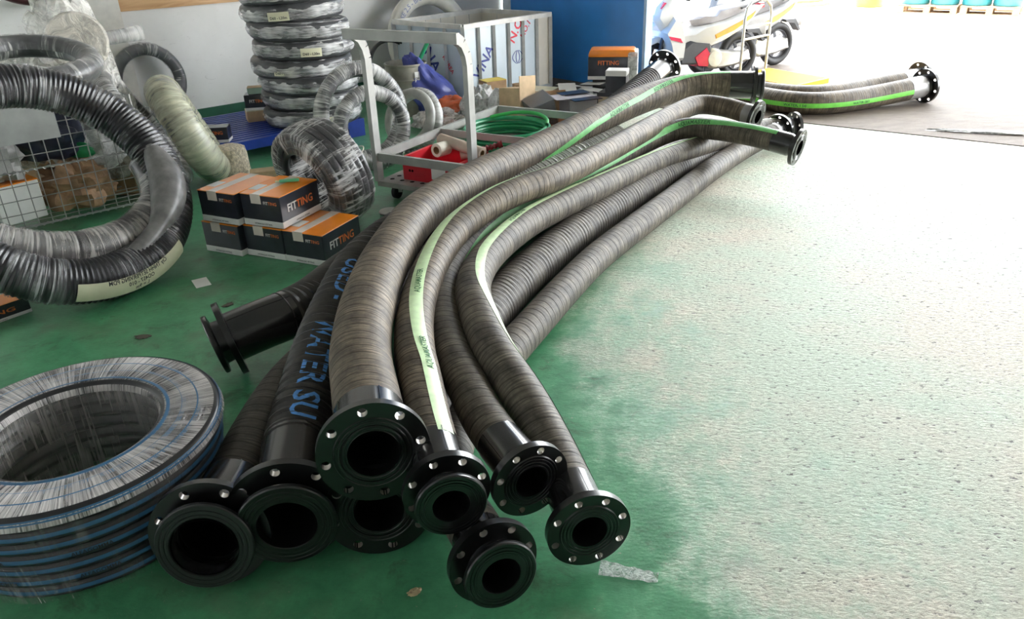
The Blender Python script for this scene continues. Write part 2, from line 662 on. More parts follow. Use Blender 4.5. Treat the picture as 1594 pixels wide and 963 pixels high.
nt.links.new(ramp(nt, wear_glare, 0, 1, (.33, .33, .33, 1), (.6, .6, .6, 1)), b.inputs['Roughness'])
hgt = N(nt, 'ShaderNodeMath', {0: fin, 1: N(nt, 'ShaderNodeMath', {0: pit, 1: 1.2}, operation='MULTIPLY').outputs[0]}, operation='ADD').outputs[0]
bps = N(nt, 'ShaderNodeMath', {0: wear_glare, 1: .62, 2: .12}, operation='MULTIPLY_ADD').outputs[0]
bp = N(nt, 'ShaderNodeBump', {'Height': hgt, 'Strength': bps, 'Distance': .012})
nt.links.new(bp.outputs[0], b.inputs['Normal'])
M_floor = mt

TH0 = V3((2.37, 6.13, 0)) - E2 * 5.2          # edge between hall floor and outer slab
TH1 = TH0 + E2 * 16.3
BACK = -E2n * 12
WL0 = CORNER - E1 * 14                        # left wall, far back end
struct('floor', slab(TH0 + BACK, TH1 + BACK, TH1, TH0, -.12, 0), M_floor)

# outer slab: brown worn concrete
mt, nt, b = newmat('brown_outer_concrete')
g = N(nt, 'ShaderNodeNewGeometry').outputs['Position']
st = N(nt, 'ShaderNodeMapping', {'Vector': g, 'Scale': (1, 3.0, 1), 'Rotation': (0, 0, .62)}).outputs[0]
n1 = N(nt, 'ShaderNodeTexNoise', {'Vector': st, 'Scale': 5.0, 'Detail': 9.0, 'Roughness': .72}).outputs[0]
n2 = N(nt, 'ShaderNodeTexNoise', {'Vector': st, 'Scale': 45.0, 'Detail': 5.0, 'Roughness': .75}).outputs[0]
cc = mixc(nt, ramp(nt, n1, .35, .68), (.085, .062, .046, 1), (.155, .118, .09, 1))
cc = mixc(nt, ramp(nt, n2, .30, .42), (.06, .048, .04, 1), cc)
nt.links.new(cc, b.inputs['Base Color'])
b.inputs['Roughness'].default_value = .75
bp = N(nt, 'ShaderNodeBump', {'Height': n2, 'Strength': .4, 'Distance': .01})
nt.links.new(bp.outputs[0], b.inputs['Normal'])
M_outer = mt
G = .012
OUT = E2n * 4.6
struct('floor_outer_slab', slab(TH0 + E2n * G, TH1 + E2n * G, TH1 + OUT, TH0 + OUT, -.12, .004), M_outer)
M_yard = plain('pale_yard_concrete', (.62, .57, .48), rough=.8, var=.12, scale=.8, bump=.1)
struct('floor_yard', slab(TH0 + OUT - E2 * 12, TH1 + OUT + E2 * 25, TH1 + E2n * 45 + E2 * 25, TH0 + E2n * 45 - E2 * 12, -.12, -.002), M_yard)
struct('trim_1', slab(TH0, TH1, TH1 + E2n * G, TH0 + E2n * G, -.12, -.035), plain('joint_dirt', (.03, .027, .024), rough=.9))

# walls --------------------------------------------------
mt, nt, b = newmat('scuffed_white_wall_paint')
v = mapped(nt)
n1 = N(nt, 'ShaderNodeTexNoise', {'Vector': v, 'Scale': 1.6, 'Detail': 6.0, 'Roughness': .6}).outputs[0]
n2 = N(nt, 'ShaderNodeTexNoise', {'Vector': N(nt, 'ShaderNodeMapping', {'Vector': v, 'Scale': (1, 1, 2.5)}).outputs[0], 'Scale': 6.0, 'Detail': 10.0, 'Roughness': .8, 'Distortion': 2.0}).outputs[0]
cc = mixc(nt, ramp(nt, n1, .3, .7), (.72, .71, .69, 1), (.83, .82, .80, 1))
cc = mixc(nt, ramp(nt, n2, .60, .70), cc, (.42, .40, .38, 1))
nt.links.new(cc, b.inputs['Base Color'])
b.inputs['Roughness'].default_value = .6
M_wall = mt
wl = struct('wall_left', slab(WL0, CORNER, CORNER - E1n * .2, WL0 - E1n * .2, 0, 4.2), M_wall)
struct('baseboard_left', slab(WL0, CORNER, CORNER + E1n * .012, WL0 + E1n * .012, 0, .12), plain('dark_green_skirting', (.012, .10, .055), rough=.5), wl)
mt, nt, b = newmat('varnished_pine')
v = mapped(nt, 'Object', (1, 1, 9), (0, 0, 0))
n1 = N(nt, 'ShaderNodeTexNoise', {'Vector': v, 'Scale': 3.0, 'Detail': 6.0, 'Distortion': .8}).outputs[0]
nt.links.new(mixc(nt, ramp(nt, n1, .3, .7), (.46, .25, .11, 1), (.66, .42, .22, 1)), b.inputs['Base Color'])
b.inputs['Roughness'].default_value = .4
M_pine = mt
PX = V3((-3.07, 6.62, 0))


def wallbox(p, length, depth, z0, z1):
    a = V3((p[0], p[1], 0))
    return slab(a, a + E1 * length, a + E1 * length + E1n * depth, a + E1n * depth, z0, z1)


struct('trim_2', wallbox(PX, 1.35, .035, .965, 1.09), M_pine)
struct('trim_3', wallbox(PX - E1 * .30, .30, .10, 0, 4.2), plain('cream_pillar_paint', (.70, .67, .62), rough=.6))
struct('wall_back', slab(WL0, WL0 + E1n * 10.6, WL0 + E1n * 10.6 - E1 * .2, WL0 - E1 * .2, 0, 4.2), plain('grey_back_wall', (.16, .16, .155), rough=.8))
# ceiling with the canopy that shades the outer slab
RW0, RW1 = WL0 + E1n * 10.4, CORNER + E2 * 10.75
struct('wall_front_added', slab(CORNER + E2 * .1, RW1, RW1 + E2n * .15, CORNER + E2 * .1 + E2n * .15, 3.35, 4.2), plain('grey_added_lintel', (.3, .3, .29), rough=.8))  # unseen header, added to cut the daylight reaching the near floor
struct('wall_right_added', slab(RW0, RW1, RW1 + E1n * .2, RW0 + E1n * .2, 0, 4.2), plain('grey_added_side_wall', (.3, .3, .29), rough=.8))  # unseen wall, added to keep side light off the left wall
M_ceil = plain('dull_roof_sheet', (.2, .2, .195), rough=.7, scale=2)
struct('ceiling', slab(WL0 - E1n * .4, WL0 + E1n * 12.5, CORNER + E2n * 3.0 + E2 * 12, CORNER + E2n * 3.0 - E2 * .4, 4.2, 4.3), M_ceil)
# blue steel partition at the front, right of the corner
bw = thing('blue_partition', 'flat blue painted steel wall panel with pale edge post behind the scrap boxes', 'partition', CORNER + E1n * .12)
M_blue = plain('blue_gloss_paint', (.04, .26, .70), rough=.35, var=.1, scale=3, coat=.3)
F0, F1 = CORNER + E1n * .16, CORNER + E1n * 2.055
obj('panel', slab(F0, F1, F1 + E1 * .07, F0 + E1 * .07, 0, 3.2), M_blue, bw, smooth=False)
obj('edge_post', slab(F1, F1 + E1n * .035, F1 + E1n * .035 + E1 * .09, F1 + E1 * .09, 0, 3.2), plain('pale_blue_post', (.40, .58, .80), rough=.35), bw, smooth=False)
obj('jamb', slab(CORNER + E1n * .02, F0, F0 + E1 * .06, CORNER + E1n * .02 + E1 * .06, 0, 3.2), plain('pale_grey_jamb', (.55, .62, .68), rough=.5), bw, smooth=False)

# ---------------------------------------------------------------- flanged hoses
PATHS = {
 'A': [(-.778,1.447,.15),(-.786,1.544,.136),(-.792,1.642,.122),(-.80,1.80,.10),(-.80,2.03,.092),(-.77,2.308,.09),(-.64,2.72,.09),(-.46,3.1,.09),(-.25,3.45,.09),(0,3.8,.09),(.3,4.2,.09),(.55,4.6,.09),(.84,5.0,.09),(1.2,5.38,.09),(1.45,5.6,.09)],
 'B': [(-.581,1.49,.17),(-.597,1.588,.172),(-.613,1.687,.176),(-.632,1.85,.187),(-.637,2.013,.21),(-.649,2.279,.23),(-.642,2.608,.25),(-.6,2.95,.275),(-.44,3.42,.26),(-.16,3.84,.20),(.14,4.24,.19),(.40,4.62,.19),(.72,5.1,.19)],
 'C': [(-.353,1.548,.34),(-.375,1.645,.335),(-.396,1.743,.33),(-.432,1.89,.326),(-.469,2.06,.332),(-.490,2.314,.345),(-.488,2.641,.35),(-.454,2.98,.35),(-.41,3.25,.348),(-.304,3.546,.340),(-.127,3.922,.325),(.134,4.358,.310),(.477,4.845,.330),(.774,5.24,.36),(1.132,5.62,.38),(1.427,5.73,.40),(1.745,5.696,.400),(1.869,5.673,.400)],
 'D': [(-.158,1.415,.28),(-.183,1.512,.281),(-.208,1.608,.283),(-.24,1.75,.287),(-.278,1.95,.292),(-.316,2.153,.300),(-.336,2.430,.300),(-.314,2.731,.315),(-.262,2.986,.332),(-.187,3.168,.350),(-.062,3.355,.370),(.075,3.529,.370),(.234,3.719,.360),(.522,4.179,.345),(.835,4.689,.335),(1.092,5.089,.335),(1.325,5.368,.340),(1.492,5.326,.330),(1.602,5.239,.310),(1.689,5.160,.290)],
 'E': [(.036,1.591,.2),(-.006,1.682,.2),(-.048,1.772,.2),(-.1,1.89,.21),(-.145,2.03,.222),(-.200,2.204,.230),(-.244,2.460,.230),(-.265,2.733,.230),(-.245,2.95,.23),(-.160,3.262,.235),(-.006,3.565,.235),(.199,3.872,.235),(.515,4.283,.235),(.84,4.74,.245),(1.124,4.93,.285),(1.323,4.822,.300),(1.488,4.690,.295),(1.626,4.562,.280),(1.733,4.475,.260)],
 'F': [(.176,1.481,.125),(.155,1.577,.124),(.133,1.673,.13),(.085,1.81,.175),(.02,1.97,.225),(-.061,2.163,.260),(-.110,2.373,.270),(-.146,2.638,.270),(-.111,2.895,.270),(-.023,3.141,.265),(.088,3.375,.255),(.214,3.579,.245),(.409,3.854,.230),(.649,4.187,.210),(.910,4.521,.195),(1.229,4.862,.180),(1.511,5.169,.160),(1.812,5.45,.135),(2.089,5.529,.120)],
 'R': [(-.046,1.339,.13),(-.082,1.432,.121),(-.118,1.524,.113),(-.175,1.67,.098),(-.2,1.82,.08),(-.193,1.980,.070),(-.124,2.234,.070),(-.022,2.492,.070),(.096,2.742,.070),(.235,3.034,.070),(.414,3.379,.070),(.659,3.763,.070),(.949,4.203,.070),(1.306,4.753,.070),(1.629,5.173,.080),(1.813,5.349,.100),(1.966,5.508,.120)],
 'S': [(-.364,1.566,.143),(-.381,1.664,.138),(-.39,1.763,.13),(-.37,1.9,.105),(-.286,2.091,.095),(-.218,2.370,.095),(-.126,2.683,.095),(-.002,3.000,.095),(.168,3.342,.095),(.428,3.795,.095),(.734,4.244,.095),(1.100,4.749,.095),(1.521,5.267,.095)],
 'H': [(-1.105,2.5,.143),(-1.02,2.543,.163),(-.937,2.588,.18),(-.86,2.645,.188),(-.80,2.76,.18),(-.775,2.95,.15),(-.74,3.2,.115),(-.66,3.42,.10),(-.5,3.62,.095),(-.27,3.9,.095),(-.03,4.2,.095),(.2,4.55,.095),(.43,5.0,.095),(.57,5.45,.13),(.81,5.91,.20),(1.06,6.27,.28),(1.36,6.69,.385)],
 'T': [(3.623,6.723,.143),(3.380,6.634,.125),(3.108,6.563,.100),(2.796,6.455,.09),(2.518,6.425,.09),(2.323,6.561,.09),(2.171,6.777,.09),(2.009,7.006,.09),(1.808,7.254,.09)],
 'U': [(3.748,7.069,.143),(3.520,6.993,.125),(3.204,6.914,.100),(2.865,6.767,.09),(2.574,6.734,.09),(2.390,6.851,.09),(2.186,7.124,.09),(1.967,7.416,.09)],
}


def flange_end(root, p, d, r_pipe, Ro, kind, bore=None, T=.022, nh=8, rot=0.2, stub=.78):
    """p: mouth centre, d: direction the mouth faces.  kind 'fixed' = welded flange with grooved raised face,
    'loose' = backing ring behind a stub collar"""
    d = V3(d).normalized()
    bore = bore or r_pipe * .80
    if kind == 'fixed':
        fm = frame(p - d * (T + .004), d)
        rf = Ro * .70
        prof = [(bore, .004), (rf * .66, .004), (rf * .68, .0015), (rf * .71, .0015), (rf * .73, .004), (rf * .78, .004), (rf * .80, .0015), (rf * .83, .0015), (rf * .85, .004), (rf * .90, .004), (rf * .92, .0015), (rf * .95, .0015), (rf * .97, .004), (rf, .004), (rf + .002, 0)]
        prof = [(r, z + T) for r, z in prof]
        collar = [(r_pipe * 1.16, -.018), (r_pipe * 1.2, -.012), (r_pipe * 1.2, 0)]
        obj('raised_face', lathe(prof, 48, fm), M_black, root)
        obj('weld_collar', lathe(collar, 40, fm), M_black, root)
    else:
        gap = .052
        fm = frame(p - d * (T + gap), d)
        rf = Ro * stub
        prof = [(r_pipe, T), (r_pipe * 1.03, T + gap - .022), (rf, T + gap - .018), (rf + .003, T + gap - .014), (rf + .003, T + gap - .003), (rf, T + gap), (rf * .93, T + gap), (rf * .92, T + gap - .002), (rf * .89, T + gap - .002), (rf * .88, T + gap), (rf * .83, T + gap), (rf * .82, T + gap - .002), (rf * .79, T + gap - .002), (rf * .78, T + gap), (rf * .73, T + gap), (rf * .72, T + gap - .002), (rf * .725, T + gap - .002), (rf * .72, T + gap), (bore * 1.02, T + gap), (bore, T + gap - .003)]
        obj('stub_collar', lathe(prof, 48, fm), M_black, root)
    Ri = r_pipe * 1.02
    hr = .0125 if Ro > .12 else .0105
    pr = Ro * .845
    fl = obj('flange', holed_flange(Ro, Ri, T, nh, hr, pr, fm, rot), M_black, root)
    # bright drilled walls of the bolt holes
    for h in range(nh):
        a = rot + 2 * PI * h / nh
        hm = fm @ Matrix.Translation((pr * math.cos(a), pr * math.sin(a), 0))
        obj('bolt_hole', lathe([(hr * .985, .0012), (hr * .985, T - .0012)], 14, hm), M_bare, fl)
    # dark bore
    z1 = T + (.004 if kind == 'fixed' else .049)
    obj('bore', lathe([(bore, z1), (bore, -.16), (0.001, -.165)], 32, fm), M_blackdull, root)


def ribbed(r, pitch, amp):
    return lambda s: r + amp * (0.5 + 0.5 * math.cos(2 * PI * s / pitch)) - amp * .5


def strip_text(root, path, s, txt, h, ang, r, mt, name='lettering', flip=False, lift=.0035, spread=1.0):
    """letters laid along a hose: x of the text runs along the path, y round the tube"""
    L = [0.0]
    for a, b in zip(path, path[1:]):
        L.append(L[-1] + (b - a).length)
    V, F, _ = text_geo(txt, h)
    out = []
    for q in V:
        x, y = q.x * spread, q.y - h / 2
        if flip:
            x, y = -x, -y
        ss = min(max(s + x, 0), L[-1] - 1e-4)
        i = 0
        lo, hi = 0, len(L) - 2
        while lo < hi:
            mid_ = (lo + hi + 1) // 2
            if L[mid_] <= ss:
                lo = mid_
            else:
                hi = mid_ - 1
        i = lo
        f = (ss - L[i]) / max(1e-9, L[i + 1] - L[i])
        p = path[i].lerp(path[i + 1], f)
        t = (path[min(i + 2, len(path) - 1)] - path[max(i - 1, 0)]).normalized()
        side = t.cross(V3((0, 0, 1))).normalized()
        u = side.cross(t)
        a = (ang(ss) if callable(ang) else ang) - y / r
        out.append(p + (u * math.cos(a) + side * math.sin(a)) * (r + lift))
    return obj(name, (out, F, None), mt, root, smooth=False)


def make_hose(key, label, near=None, far=None, r=.09, mt=None, ridge=None, stripe=None, smat=None, texts=(), sleeves=(None, None), wrap=None, group='flanged rubber hoses lying in the pile'):
    """near / far: (flange radius, kind, rotation); sleeves: (length, material) at either end"""
    P = PATHS[key]
    path = smooth_path(P, .0075 if ridge else .02)
    L = plen(path)
    root = thing('flanged_hose', label, 'hose', (P[0][0], P[0][1], 0), 0, group)
    rp = r * .86
    s0 = sleeves[0][0] if sleeves[0] else 0.0
    s1 = L - (sleeves[1][0] if sleeves[1] else 0.0)
    body = cut(path, max(0, s0 - .03), min(L, s1 + .03))
    obj('hose_body', tube(body, ribbed(r, ridge[0], ridge[1]) if ridge else r, 32, v0=s0), mt, root)
    if sleeves[0]:
        pa = cut(path, 0, s0)
        obj('pipe_sleeve', tube(pa, lambda s: (r * 1.015 if s > .06 else rp), 32), sleeves[0][1], root)
        d = (path[0] - path[2])
        flange_end(root, path[0], d, rp, near[0], near[1], near[3] if len(near) > 3 else None, rot=near[2])
        for da in (-.9, .35, 1.3):      # crimp seams pressed along the sleeve
            obj('seam', tube(cut(path, .06, s0), r * 1.015, 2, da, da + .035, .0018), sleeves[0][1], root)
    if sleeves[1]:
        pb = cut(path, s1, L)
        ls = plen(pb)
        obj('pipe_sleeve', tube(pb, lambda s: (r * 1.015 if s < ls - .06 else rp), 32), sleeves[1][1], root)
        d = (path[-1] - path[-3])
        flange_end(root, path[-1], d, rp, far[0], far[1], rot=far[2])
    if stripe:
        a, wdt = stripe
        if callable(a):
            obj('stripe', tube(body, r + (ridge[1] * .5 if ridge else 0), 6, lambda s: a(s) - wdt / 2, lambda s: a(s) + wdt / 2, .0016, v0=s0), smat, root)
        else:
            obj('stripe', tube(body, r, 6, a - wdt / 2, a + wdt / 2, .0016, v0=s0), smat, root)
    for (s, t, h, ang, m_, fl) in texts:
        strip_text(root, path, s, t, h, ang, r, m_, flip=fl)
    if wrap:
        obj('plastic_wrap', tube(cut(path, wrap[0], wrap[1]), (ribbed(r, *ridge) if ridge else r), 28, off=.004), wrap[2], root)
    return root


def lin(*kv):
    """piecewise linear function of arc length"""
    def f(s):
        if s <= kv[0][0]:
            return kv[0][1]
        for (a, x), (b_, y) in zip(kv, kv[1:]):
            if s <= b_:
                return x + (y - x) * (s - a) / (b_ - a)
        return kv[-1][1]
    return f


SL = M_sleeve
make_hose('A', 'black hose whose near flange is the leftmost on the floor beside the wrapped coil', near=(.15, 'loose', .35, .082), r=.09, mt=M_rub_dark, sleeves=((.30, SL), None), wrap=(3.0, 5.3, M_film_silver))
make_hose('B', 'black corrugated hose with large blue lettering, second near flange from the left', near=(.155, 'loose', .1, .074), r=.093, mt=M_rub_corr, ridge=(.026, .010), sleeves=((.33, SL), None),
          texts=((.60, 'WATER SU', .075, .30, M_print_blue, True), (1.14, 'USED -', .075, .42, M_print_blue, True)), wrap=(2.4, 4.6, M_film_silver))
aC = lin((0, 3.0), (2.5, 2.7), (3.0, 1.9), (3.6, 1.25), (4.2, 1.0), (4.7, .5), (5.0, .25), (5.4, .1))
make_hose('C', 'thick brown grey hose on top of the pile, its near flange sits highest', near=(.141, 'fixed', .12), far=(.135, 'loose', 0), r=.095, mt=M_rub_brown, sleeves=((.20, SL), (.26, SL)), stripe=(aC, .36), smat=M_stripe_green,
          texts=((3.9, 'AQUAMASTER', .028, aC, M_print_dark, False), (4.5, 'AQUAMASTER', .028, aC, M_print_dark, False)))
make_hose('D', 'thin hose with pale green lettered stripe running down beside the thick brown hose', near=(.108, 'loose', .3), far=(.108, 'fixed', .1), r=.0655, mt=M_rub_brown, sleeves=((.25, SL), (.12, M_sleeve_steel)),
          stripe=(lin((0, .6), (.6, .5), (1.2, -.05), (1.8, -.4), (2.4, -.55), (3.2, -.75), (4, -1.1), (5, -1.2)), .72), smat=M_stripe_pale,
          texts=((.62, 'AQUAMASTER', .02, lin((0, .55), (.6, .5), (1.2, -.05)), M_print_dark, False), (1.12, 'AQUAMASTER', .02, lin((0, .55), (.6, .5), (1.2, -.05), (1.8, -.4)), M_print_dark, False)))
aE = lin((0, 1.6), (1.0, 1.5), (1.6, 1.25), (2.2, 1.0), (3.0, 1.1), (3.5, 1.0), (3.9, .8), (4.3, .45), (5, .2))
make_hose('E', 'hose with green stripe curving over the far pile, near flange third from the right', near=(.108, 'fixed', .45), far=(.108, 'fixed', .2), r=.066, mt=M_rub_grey, sleeves=((.21, SL), (.17, SL)),
          stripe=(aE, .62), smat=M_stripe_green, texts=((3.95, 'AQUAMASTER', .028, aE, M_print_dark, False),))
aF = lin((0, 1.5), (.6, 1.35), (1.1, .7), (1.5, .15), (2.0, -.12), (2.6, -.25), (3.4, -.25), (5, -.2))
make_hose('F', 'hose with pale cream green stripe bending to the rightmost near flange', near=(.110, 'fixed', .3), far=(.108, 'fixed', .4), r=.068, mt=M_rub_grey, sleeves=((.19, SL), (.16, M_sleeve_steel)),
          stripe=(aF, .55), smat=M_stripe_pale, texts=((1.9, 'AQUAMASTER', .019, aF, M_print_dark, False), (2.6, 'AQUAMASTER', .019, aF, M_print_dark, False)))
make_hose('R', 'outermost plain grey hose on the worn floor, its near flange lowest in front', near=(.112, 'loose', .2), far=(.108, 'fixed', .1), r=.07, mt=M_rub_grey, sleeves=((.17, SL), (.14, SL)))
make_hose('S', 'closely ringed grey hose lying between the striped hose and the outermost hose', near=(.142, 'fixed', .2), r=.094, mt=M_rub_ring, ridge=(.03, .003), sleeves=((.18, SL), None))
make_hose('H', 'black corrugated hose with flange pointing left near the orange cartons', near=(.142, 'loose', .5), far=(.142, 'fixed', .3), r=.093, mt=M_rub_corr, ridge=(.03, .007), sleeves=((.30, SL), (.30, SL)))
aT = lin((0, -1.6), (5, -1.6))
make_hose('T', 'front grey hose with bright green stripe on the brown outer slab', near=(.142, 'fixed', .2), r=.09, mt=M_rub_brown, sleeves=((.24, M_sleeve_steel), None), stripe=(aT, .42), smat=M_stripe_vivid,
          texts=((.75, 'WATER S&D', .02, aT, M_print_dark, True), (1.25, 'WATER 150', .02, aT, M_print_dark, True)), group='flanged hoses on the outer slab')
make_hose('U', 'rear grey hose lying behind the bright green striped one on the outer slab', near=(.142, 'fixed', .5), r=.088, mt=M_rub_brown, sleeves=((.24, M_sleeve_steel), None), group='flanged hoses on the outer slab')

# ---------------------------------------------------------------- wrapped hose coils, left
CT = V3((-1.235, 1.79, 0))
k1 = thing('wrapped_hose_coil', 'large flat-lying black hose coil with blue stripes under stretch film, nearest on the floor', 'coil', CT)
gs, R0, a_ = [], .248, .0235
NR, NC = 7, 4
TK = lambda rr: -.007 * (NR - 1 - rr)      # lower turns sit a little further in
for rr in range(NR):
    for cc_ in range(NC):
        if 0 < rr < NR - 1 and 0 < cc_ < NC - 1:
            continue
        gs.append(torus(R0 + cc_ * .0415 + TK(rr) * (cc_ - .6) / 2.4, a_, 96, 10, Matrix.Translation(CT + V3((0, 0, a_ + rr * .041)))))
obj('hose_turns', join(*gs), M_coil, k1, kind='stuff')
M_blue_line = plain('blue_hose_line', (.03, .12, .24), rough=.4)


def ring_strip(c, R, a, ang, wd, n=96):
    """painted line round one turn of a flat coil; ang measured from outward to up"""
    V, F = [], []
    for i in range(n + 1):
        t = 2 * PI * i / n
        for k in range(4):
            q = ang - wd / 2 + wd * k / 3
            r_ = R + (a + .0012) * math.cos(q)
            V.append(V3((c[0] + r_ * math.cos(t), c[1] + r_ * math.sin(t), c[2] + (a + .0012) * math.sin(q))))
    for i in range(n):
        for k in range(3):
            b_ = i * 4 + k
            F.append((b_, b_ + 4, b_ + 5, b_ + 1))
    return V, F, None


for rr in range(NR):
    cz = a_ + rr * .041
    lo = obj('blue_stripe', ring_strip(CT + V3((0, 0, cz)), R0 + 3 * .0415 + TK(rr), a_, .15 if rr < NR - 1 else .5, .45), M_blue_line, k1)
    if rr in (1, 3):
        for deg in (-100, -62, -25):
            V, F, _ = text_geo('ALFAGOMMA', .011)
            R1 = R0 + 3 * .0415 + TK(rr) + a_ + .003
            out = []
            for q in V:
                t = math.radians(deg) + q.x / R1
                out.append(CT + V3((R1 * math.cos(t), R1 * math.sin(t), cz - .002 + q.y)))
            obj('lettering', (out, F, None), M_ink, lo, smooth=False, kind='stuff')
for cc_ in (0, 1, 2):
    obj('blue_stripe', ring_strip(CT + V3((0, 0, a_ + (NR - 1) * .041)), R0 + cc_ * .0415, a_, 1.35, .5), M_blue_line, k1)
Ri_, Ro_, Ht = R0 - a_ - .004, R0 + 3 * .0415 + a_ + .004, NR * .041 + .007
prof = [(Ro_ - .035, .004), (Ro_ - .016, Ht * .5), (Ro_, Ht - .03), (Ro_ - .006, Ht - .012), (Ro_ - .024, Ht - .002), ((Ri_ + Ro_) / 2, Ht + .001), (Ri_ + .022, Ht - .002), (Ri_ + .005, Ht - .014), (Ri_, Ht - .03), (Ri_ - .001, Ht * .5), (Ri_, .004)]
film_top = film('stretch_film_flat_coil', dens=(.40, .58), tint=(.86, .82, .80), su=190, sv=3.5, alo=.08, ahi=.85, rough=.25)
film_side = film('clear_film_flat_coil_side', dens=(.50, .70), tint=(.80, .78, .76), su=110, sv=3, alo=.01, ahi=.45, rough=.2)
obj('plastic_wrap', lathe(prof[2:9], 128, Matrix.Translation(CT)), film_top, k1)
obj('plastic_wrap', lathe(prof[:3], 128, Matrix.Translation(CT)), film_side, k1)
obj('plastic_wrap', lathe(prof[8:], 128, Matrix.Translation(CT)), film('shaded_film_in_coil_hole', dens=(.45, .66), tint=(.5, .48, .46), su=90, sv=3, alo=.25, ahi=.8, rough=.2), k1)  # same film tinted darker, the shade of the hole put into its colour


def lean(c, az, ti):
    """matrix of a coil plane: local z = the face, leaning back by ti, horizontal axis at azimuth az"""
    h = V3((math.cos(az), math.sin(az), 0))
    b_ = V3((-math.sin(az), math.cos(az), 0))
    v_ = V3((0, 0, 1)) * math.cos(ti) + b_ * math.sin(ti)
    n_ = h.cross(v_)
    mm = Matrix((h, v_, n_)).transposed().to_4x4()
    mm.translation = V3(c)
    return mm


def paper_label(name, root, M, R, a, ang0, ang1, q0, q1, lines, lift=.006, h=.02, mt=M_label):
    """paper strip stuck on a ring, between ring angles and tube angles, with hand-written lines"""
    V, F = [], []
    n, k = 14, 5
    def pt(t, q, l):
        r_ = R + (a + l) * math.cos(q)
        return M @ V3((r_ * math.cos(t), r_ * math.sin(t), (a + l) * math.sin(q)))
    for i in range(n + 1):
        for j in range(k + 1):
            V.append(pt(ang0 + (ang1 - ang0) * i / n, q0 + (q1 - q0) * j / k, lift))
    for i in range(n):
        for j in range(k):
            b_ = i * (k + 1) + j
            F.append((b_, b_ + k + 1, b_ + k + 2, b_ + 1))
    lb = obj(name, (V, F, None), mt, root)
    for li, tx in enumerate(lines):
        TV, TF, _ = text_geo(tx, h)
        out = []
        for q in TV:
            t = (ang0 + ang1) / 2 - q.x / (R + a) * (1 if ang1 > ang0 else -1)
            f = (li + .75) / (len(lines) + .25)
            qq = q1 + (q0 - q1) * f + q.y / a * (1 if q1 > q0 else -1)
            out.append(pt(t, qq, lift + .0015))
        obj('handwriting', (out, TF, None), M_ink, lb, smooth=False, kind='stuff')
    return lb


def ribbed_torus(R, a, M, pitch=.021, amp=.003):
    V, F, U = torus(R, a, 620, 20)
    out = []
    for v in V:
        t = math.atan2(v.y, v.x)
        c_ = V3((R * math.cos(t), R * math.sin(t), 0))
        d = v - c_
        out.append(M @ (c_ + d * (1 + amp / a * math.cos(t * R / pitch * 2 * PI))))
    return out, F, U


# K2: big black coil leaning on the wire cage
mK2 = lean((-2.10, 3.49, .50), 1.013, .715)
k2 = thing('wrapped_hose_coil', 'big shiny black hose coil leaning against the wire cage, film wrapped with a handwritten label', 'coil', (-2.0, 3.49, 0))
obj('front_turn', ribbed_torus(.524, .100, mK2 @ Matrix.Translation((0, 0, .0))), M_coil, k2)
arc = []
for i in range(60):
    th = math.radians(-215 + 215 * i / 59)
    k_ = (math.degrees(th) + 105) / 80
    arc.append(mK2 @ V3(((min(.50, .345 + .16 * k_ * k_)) * math.cos(th), (min(.50, .345 + .16 * k_ * k_)) * math.sin(th), -.045)))
arc = smooth_path(arc, .02)
obj('rear_turn', tube(arc, .088, 22), M_coil, k2)
obj('plastic_wrap', torus(.524, .106, 140, 26, mK2), film('film_on_leaning_coil', dens=(.50, .64), su=95, sv=1.6, alo=.0, ahi=.6, tint=(.75, .75, .76)), k2)
obj('plastic_wrap', tube(arc, .094, 26), film('film_on_rear_turn', dens=(.42, .62), su=60, sv=3, alo=.04, ahi=.75, tint=(.72, .69, .65)), k2)
# loose hose end lying across the inner edge
pe = [mK2 @ V3(p) for p in ((.50, .0, .05), (.455, -.18, .075), (.36, -.32, .085), (.23, -.42, .075), (.08, -.485, .05))]
pe = smooth_path(pe, .02)
obj('hose_end', tube(pe, lambda s: .045 + .04 * math.sin(min(1, s / .5) * PI), 20), plain('dull_wrapped_end', (.16, .155, .15), rough=.35, var=.4, scale=18), k2)
paper_label('paper_label', k2, mK2, .524, .100, -2.0, -1.05, .2, 1.0, ['Cty TNHH SETPERVING PDM', 'OD457 - 010', 'L = 9m'], lift=.011, h=.018)

# K3: thin coil behind the big one, seen over its top
mK3 = lean((-2.46, 4.20, .93), .9, 1.36)
k3 = thing('wrapped_hose_coil', 'dark film-wrapped coil lying on the wire cage top, seen over the big leaning coil', 'coil', (-2.42, 4.0, .7))
obj('hose_turns', torus(.28, .06, 90, 18, mK3), M_coil_grey, k3)
obj('plastic_wrap', torus(.28, .066, 90, 18, mK3), M_film_lo, k3)

# K6: coil in yellowed film behind, right of the big coil
mK6 = lean((-2.06, 5.04, .36), 1.98, .40)
k6 = thing('wrapped_hose_coil', 'grey coil in yellowish film leaning on edge right of the big coil', 'coil', (-2.05, 5.04, 0))
obj('hose_turns', torus(.27, .10, 72, 20, mK6), M_coil_grey, k6)
obj('plastic_wrap', torus(.27, .108, 90, 22, mK6, wob=.03), M_film_yel, k6)
# small dark coil between
mK6b = lean((-2.26, 4.86, .42), 1.98, .48)
k6b = thing('wrapped_hose_coil', 'narrow dark coil squeezed between the big coil and the yellowish wrapped coil', 'coil', (-2.25, 4.80, 0))
obj('hose_turns', torus(.36, .05, 80, 16, mK6b), M_coil, k6b)
obj('plastic_wrap', torus(.36, .056, 80, 16, mK6b), M_film, k6b)

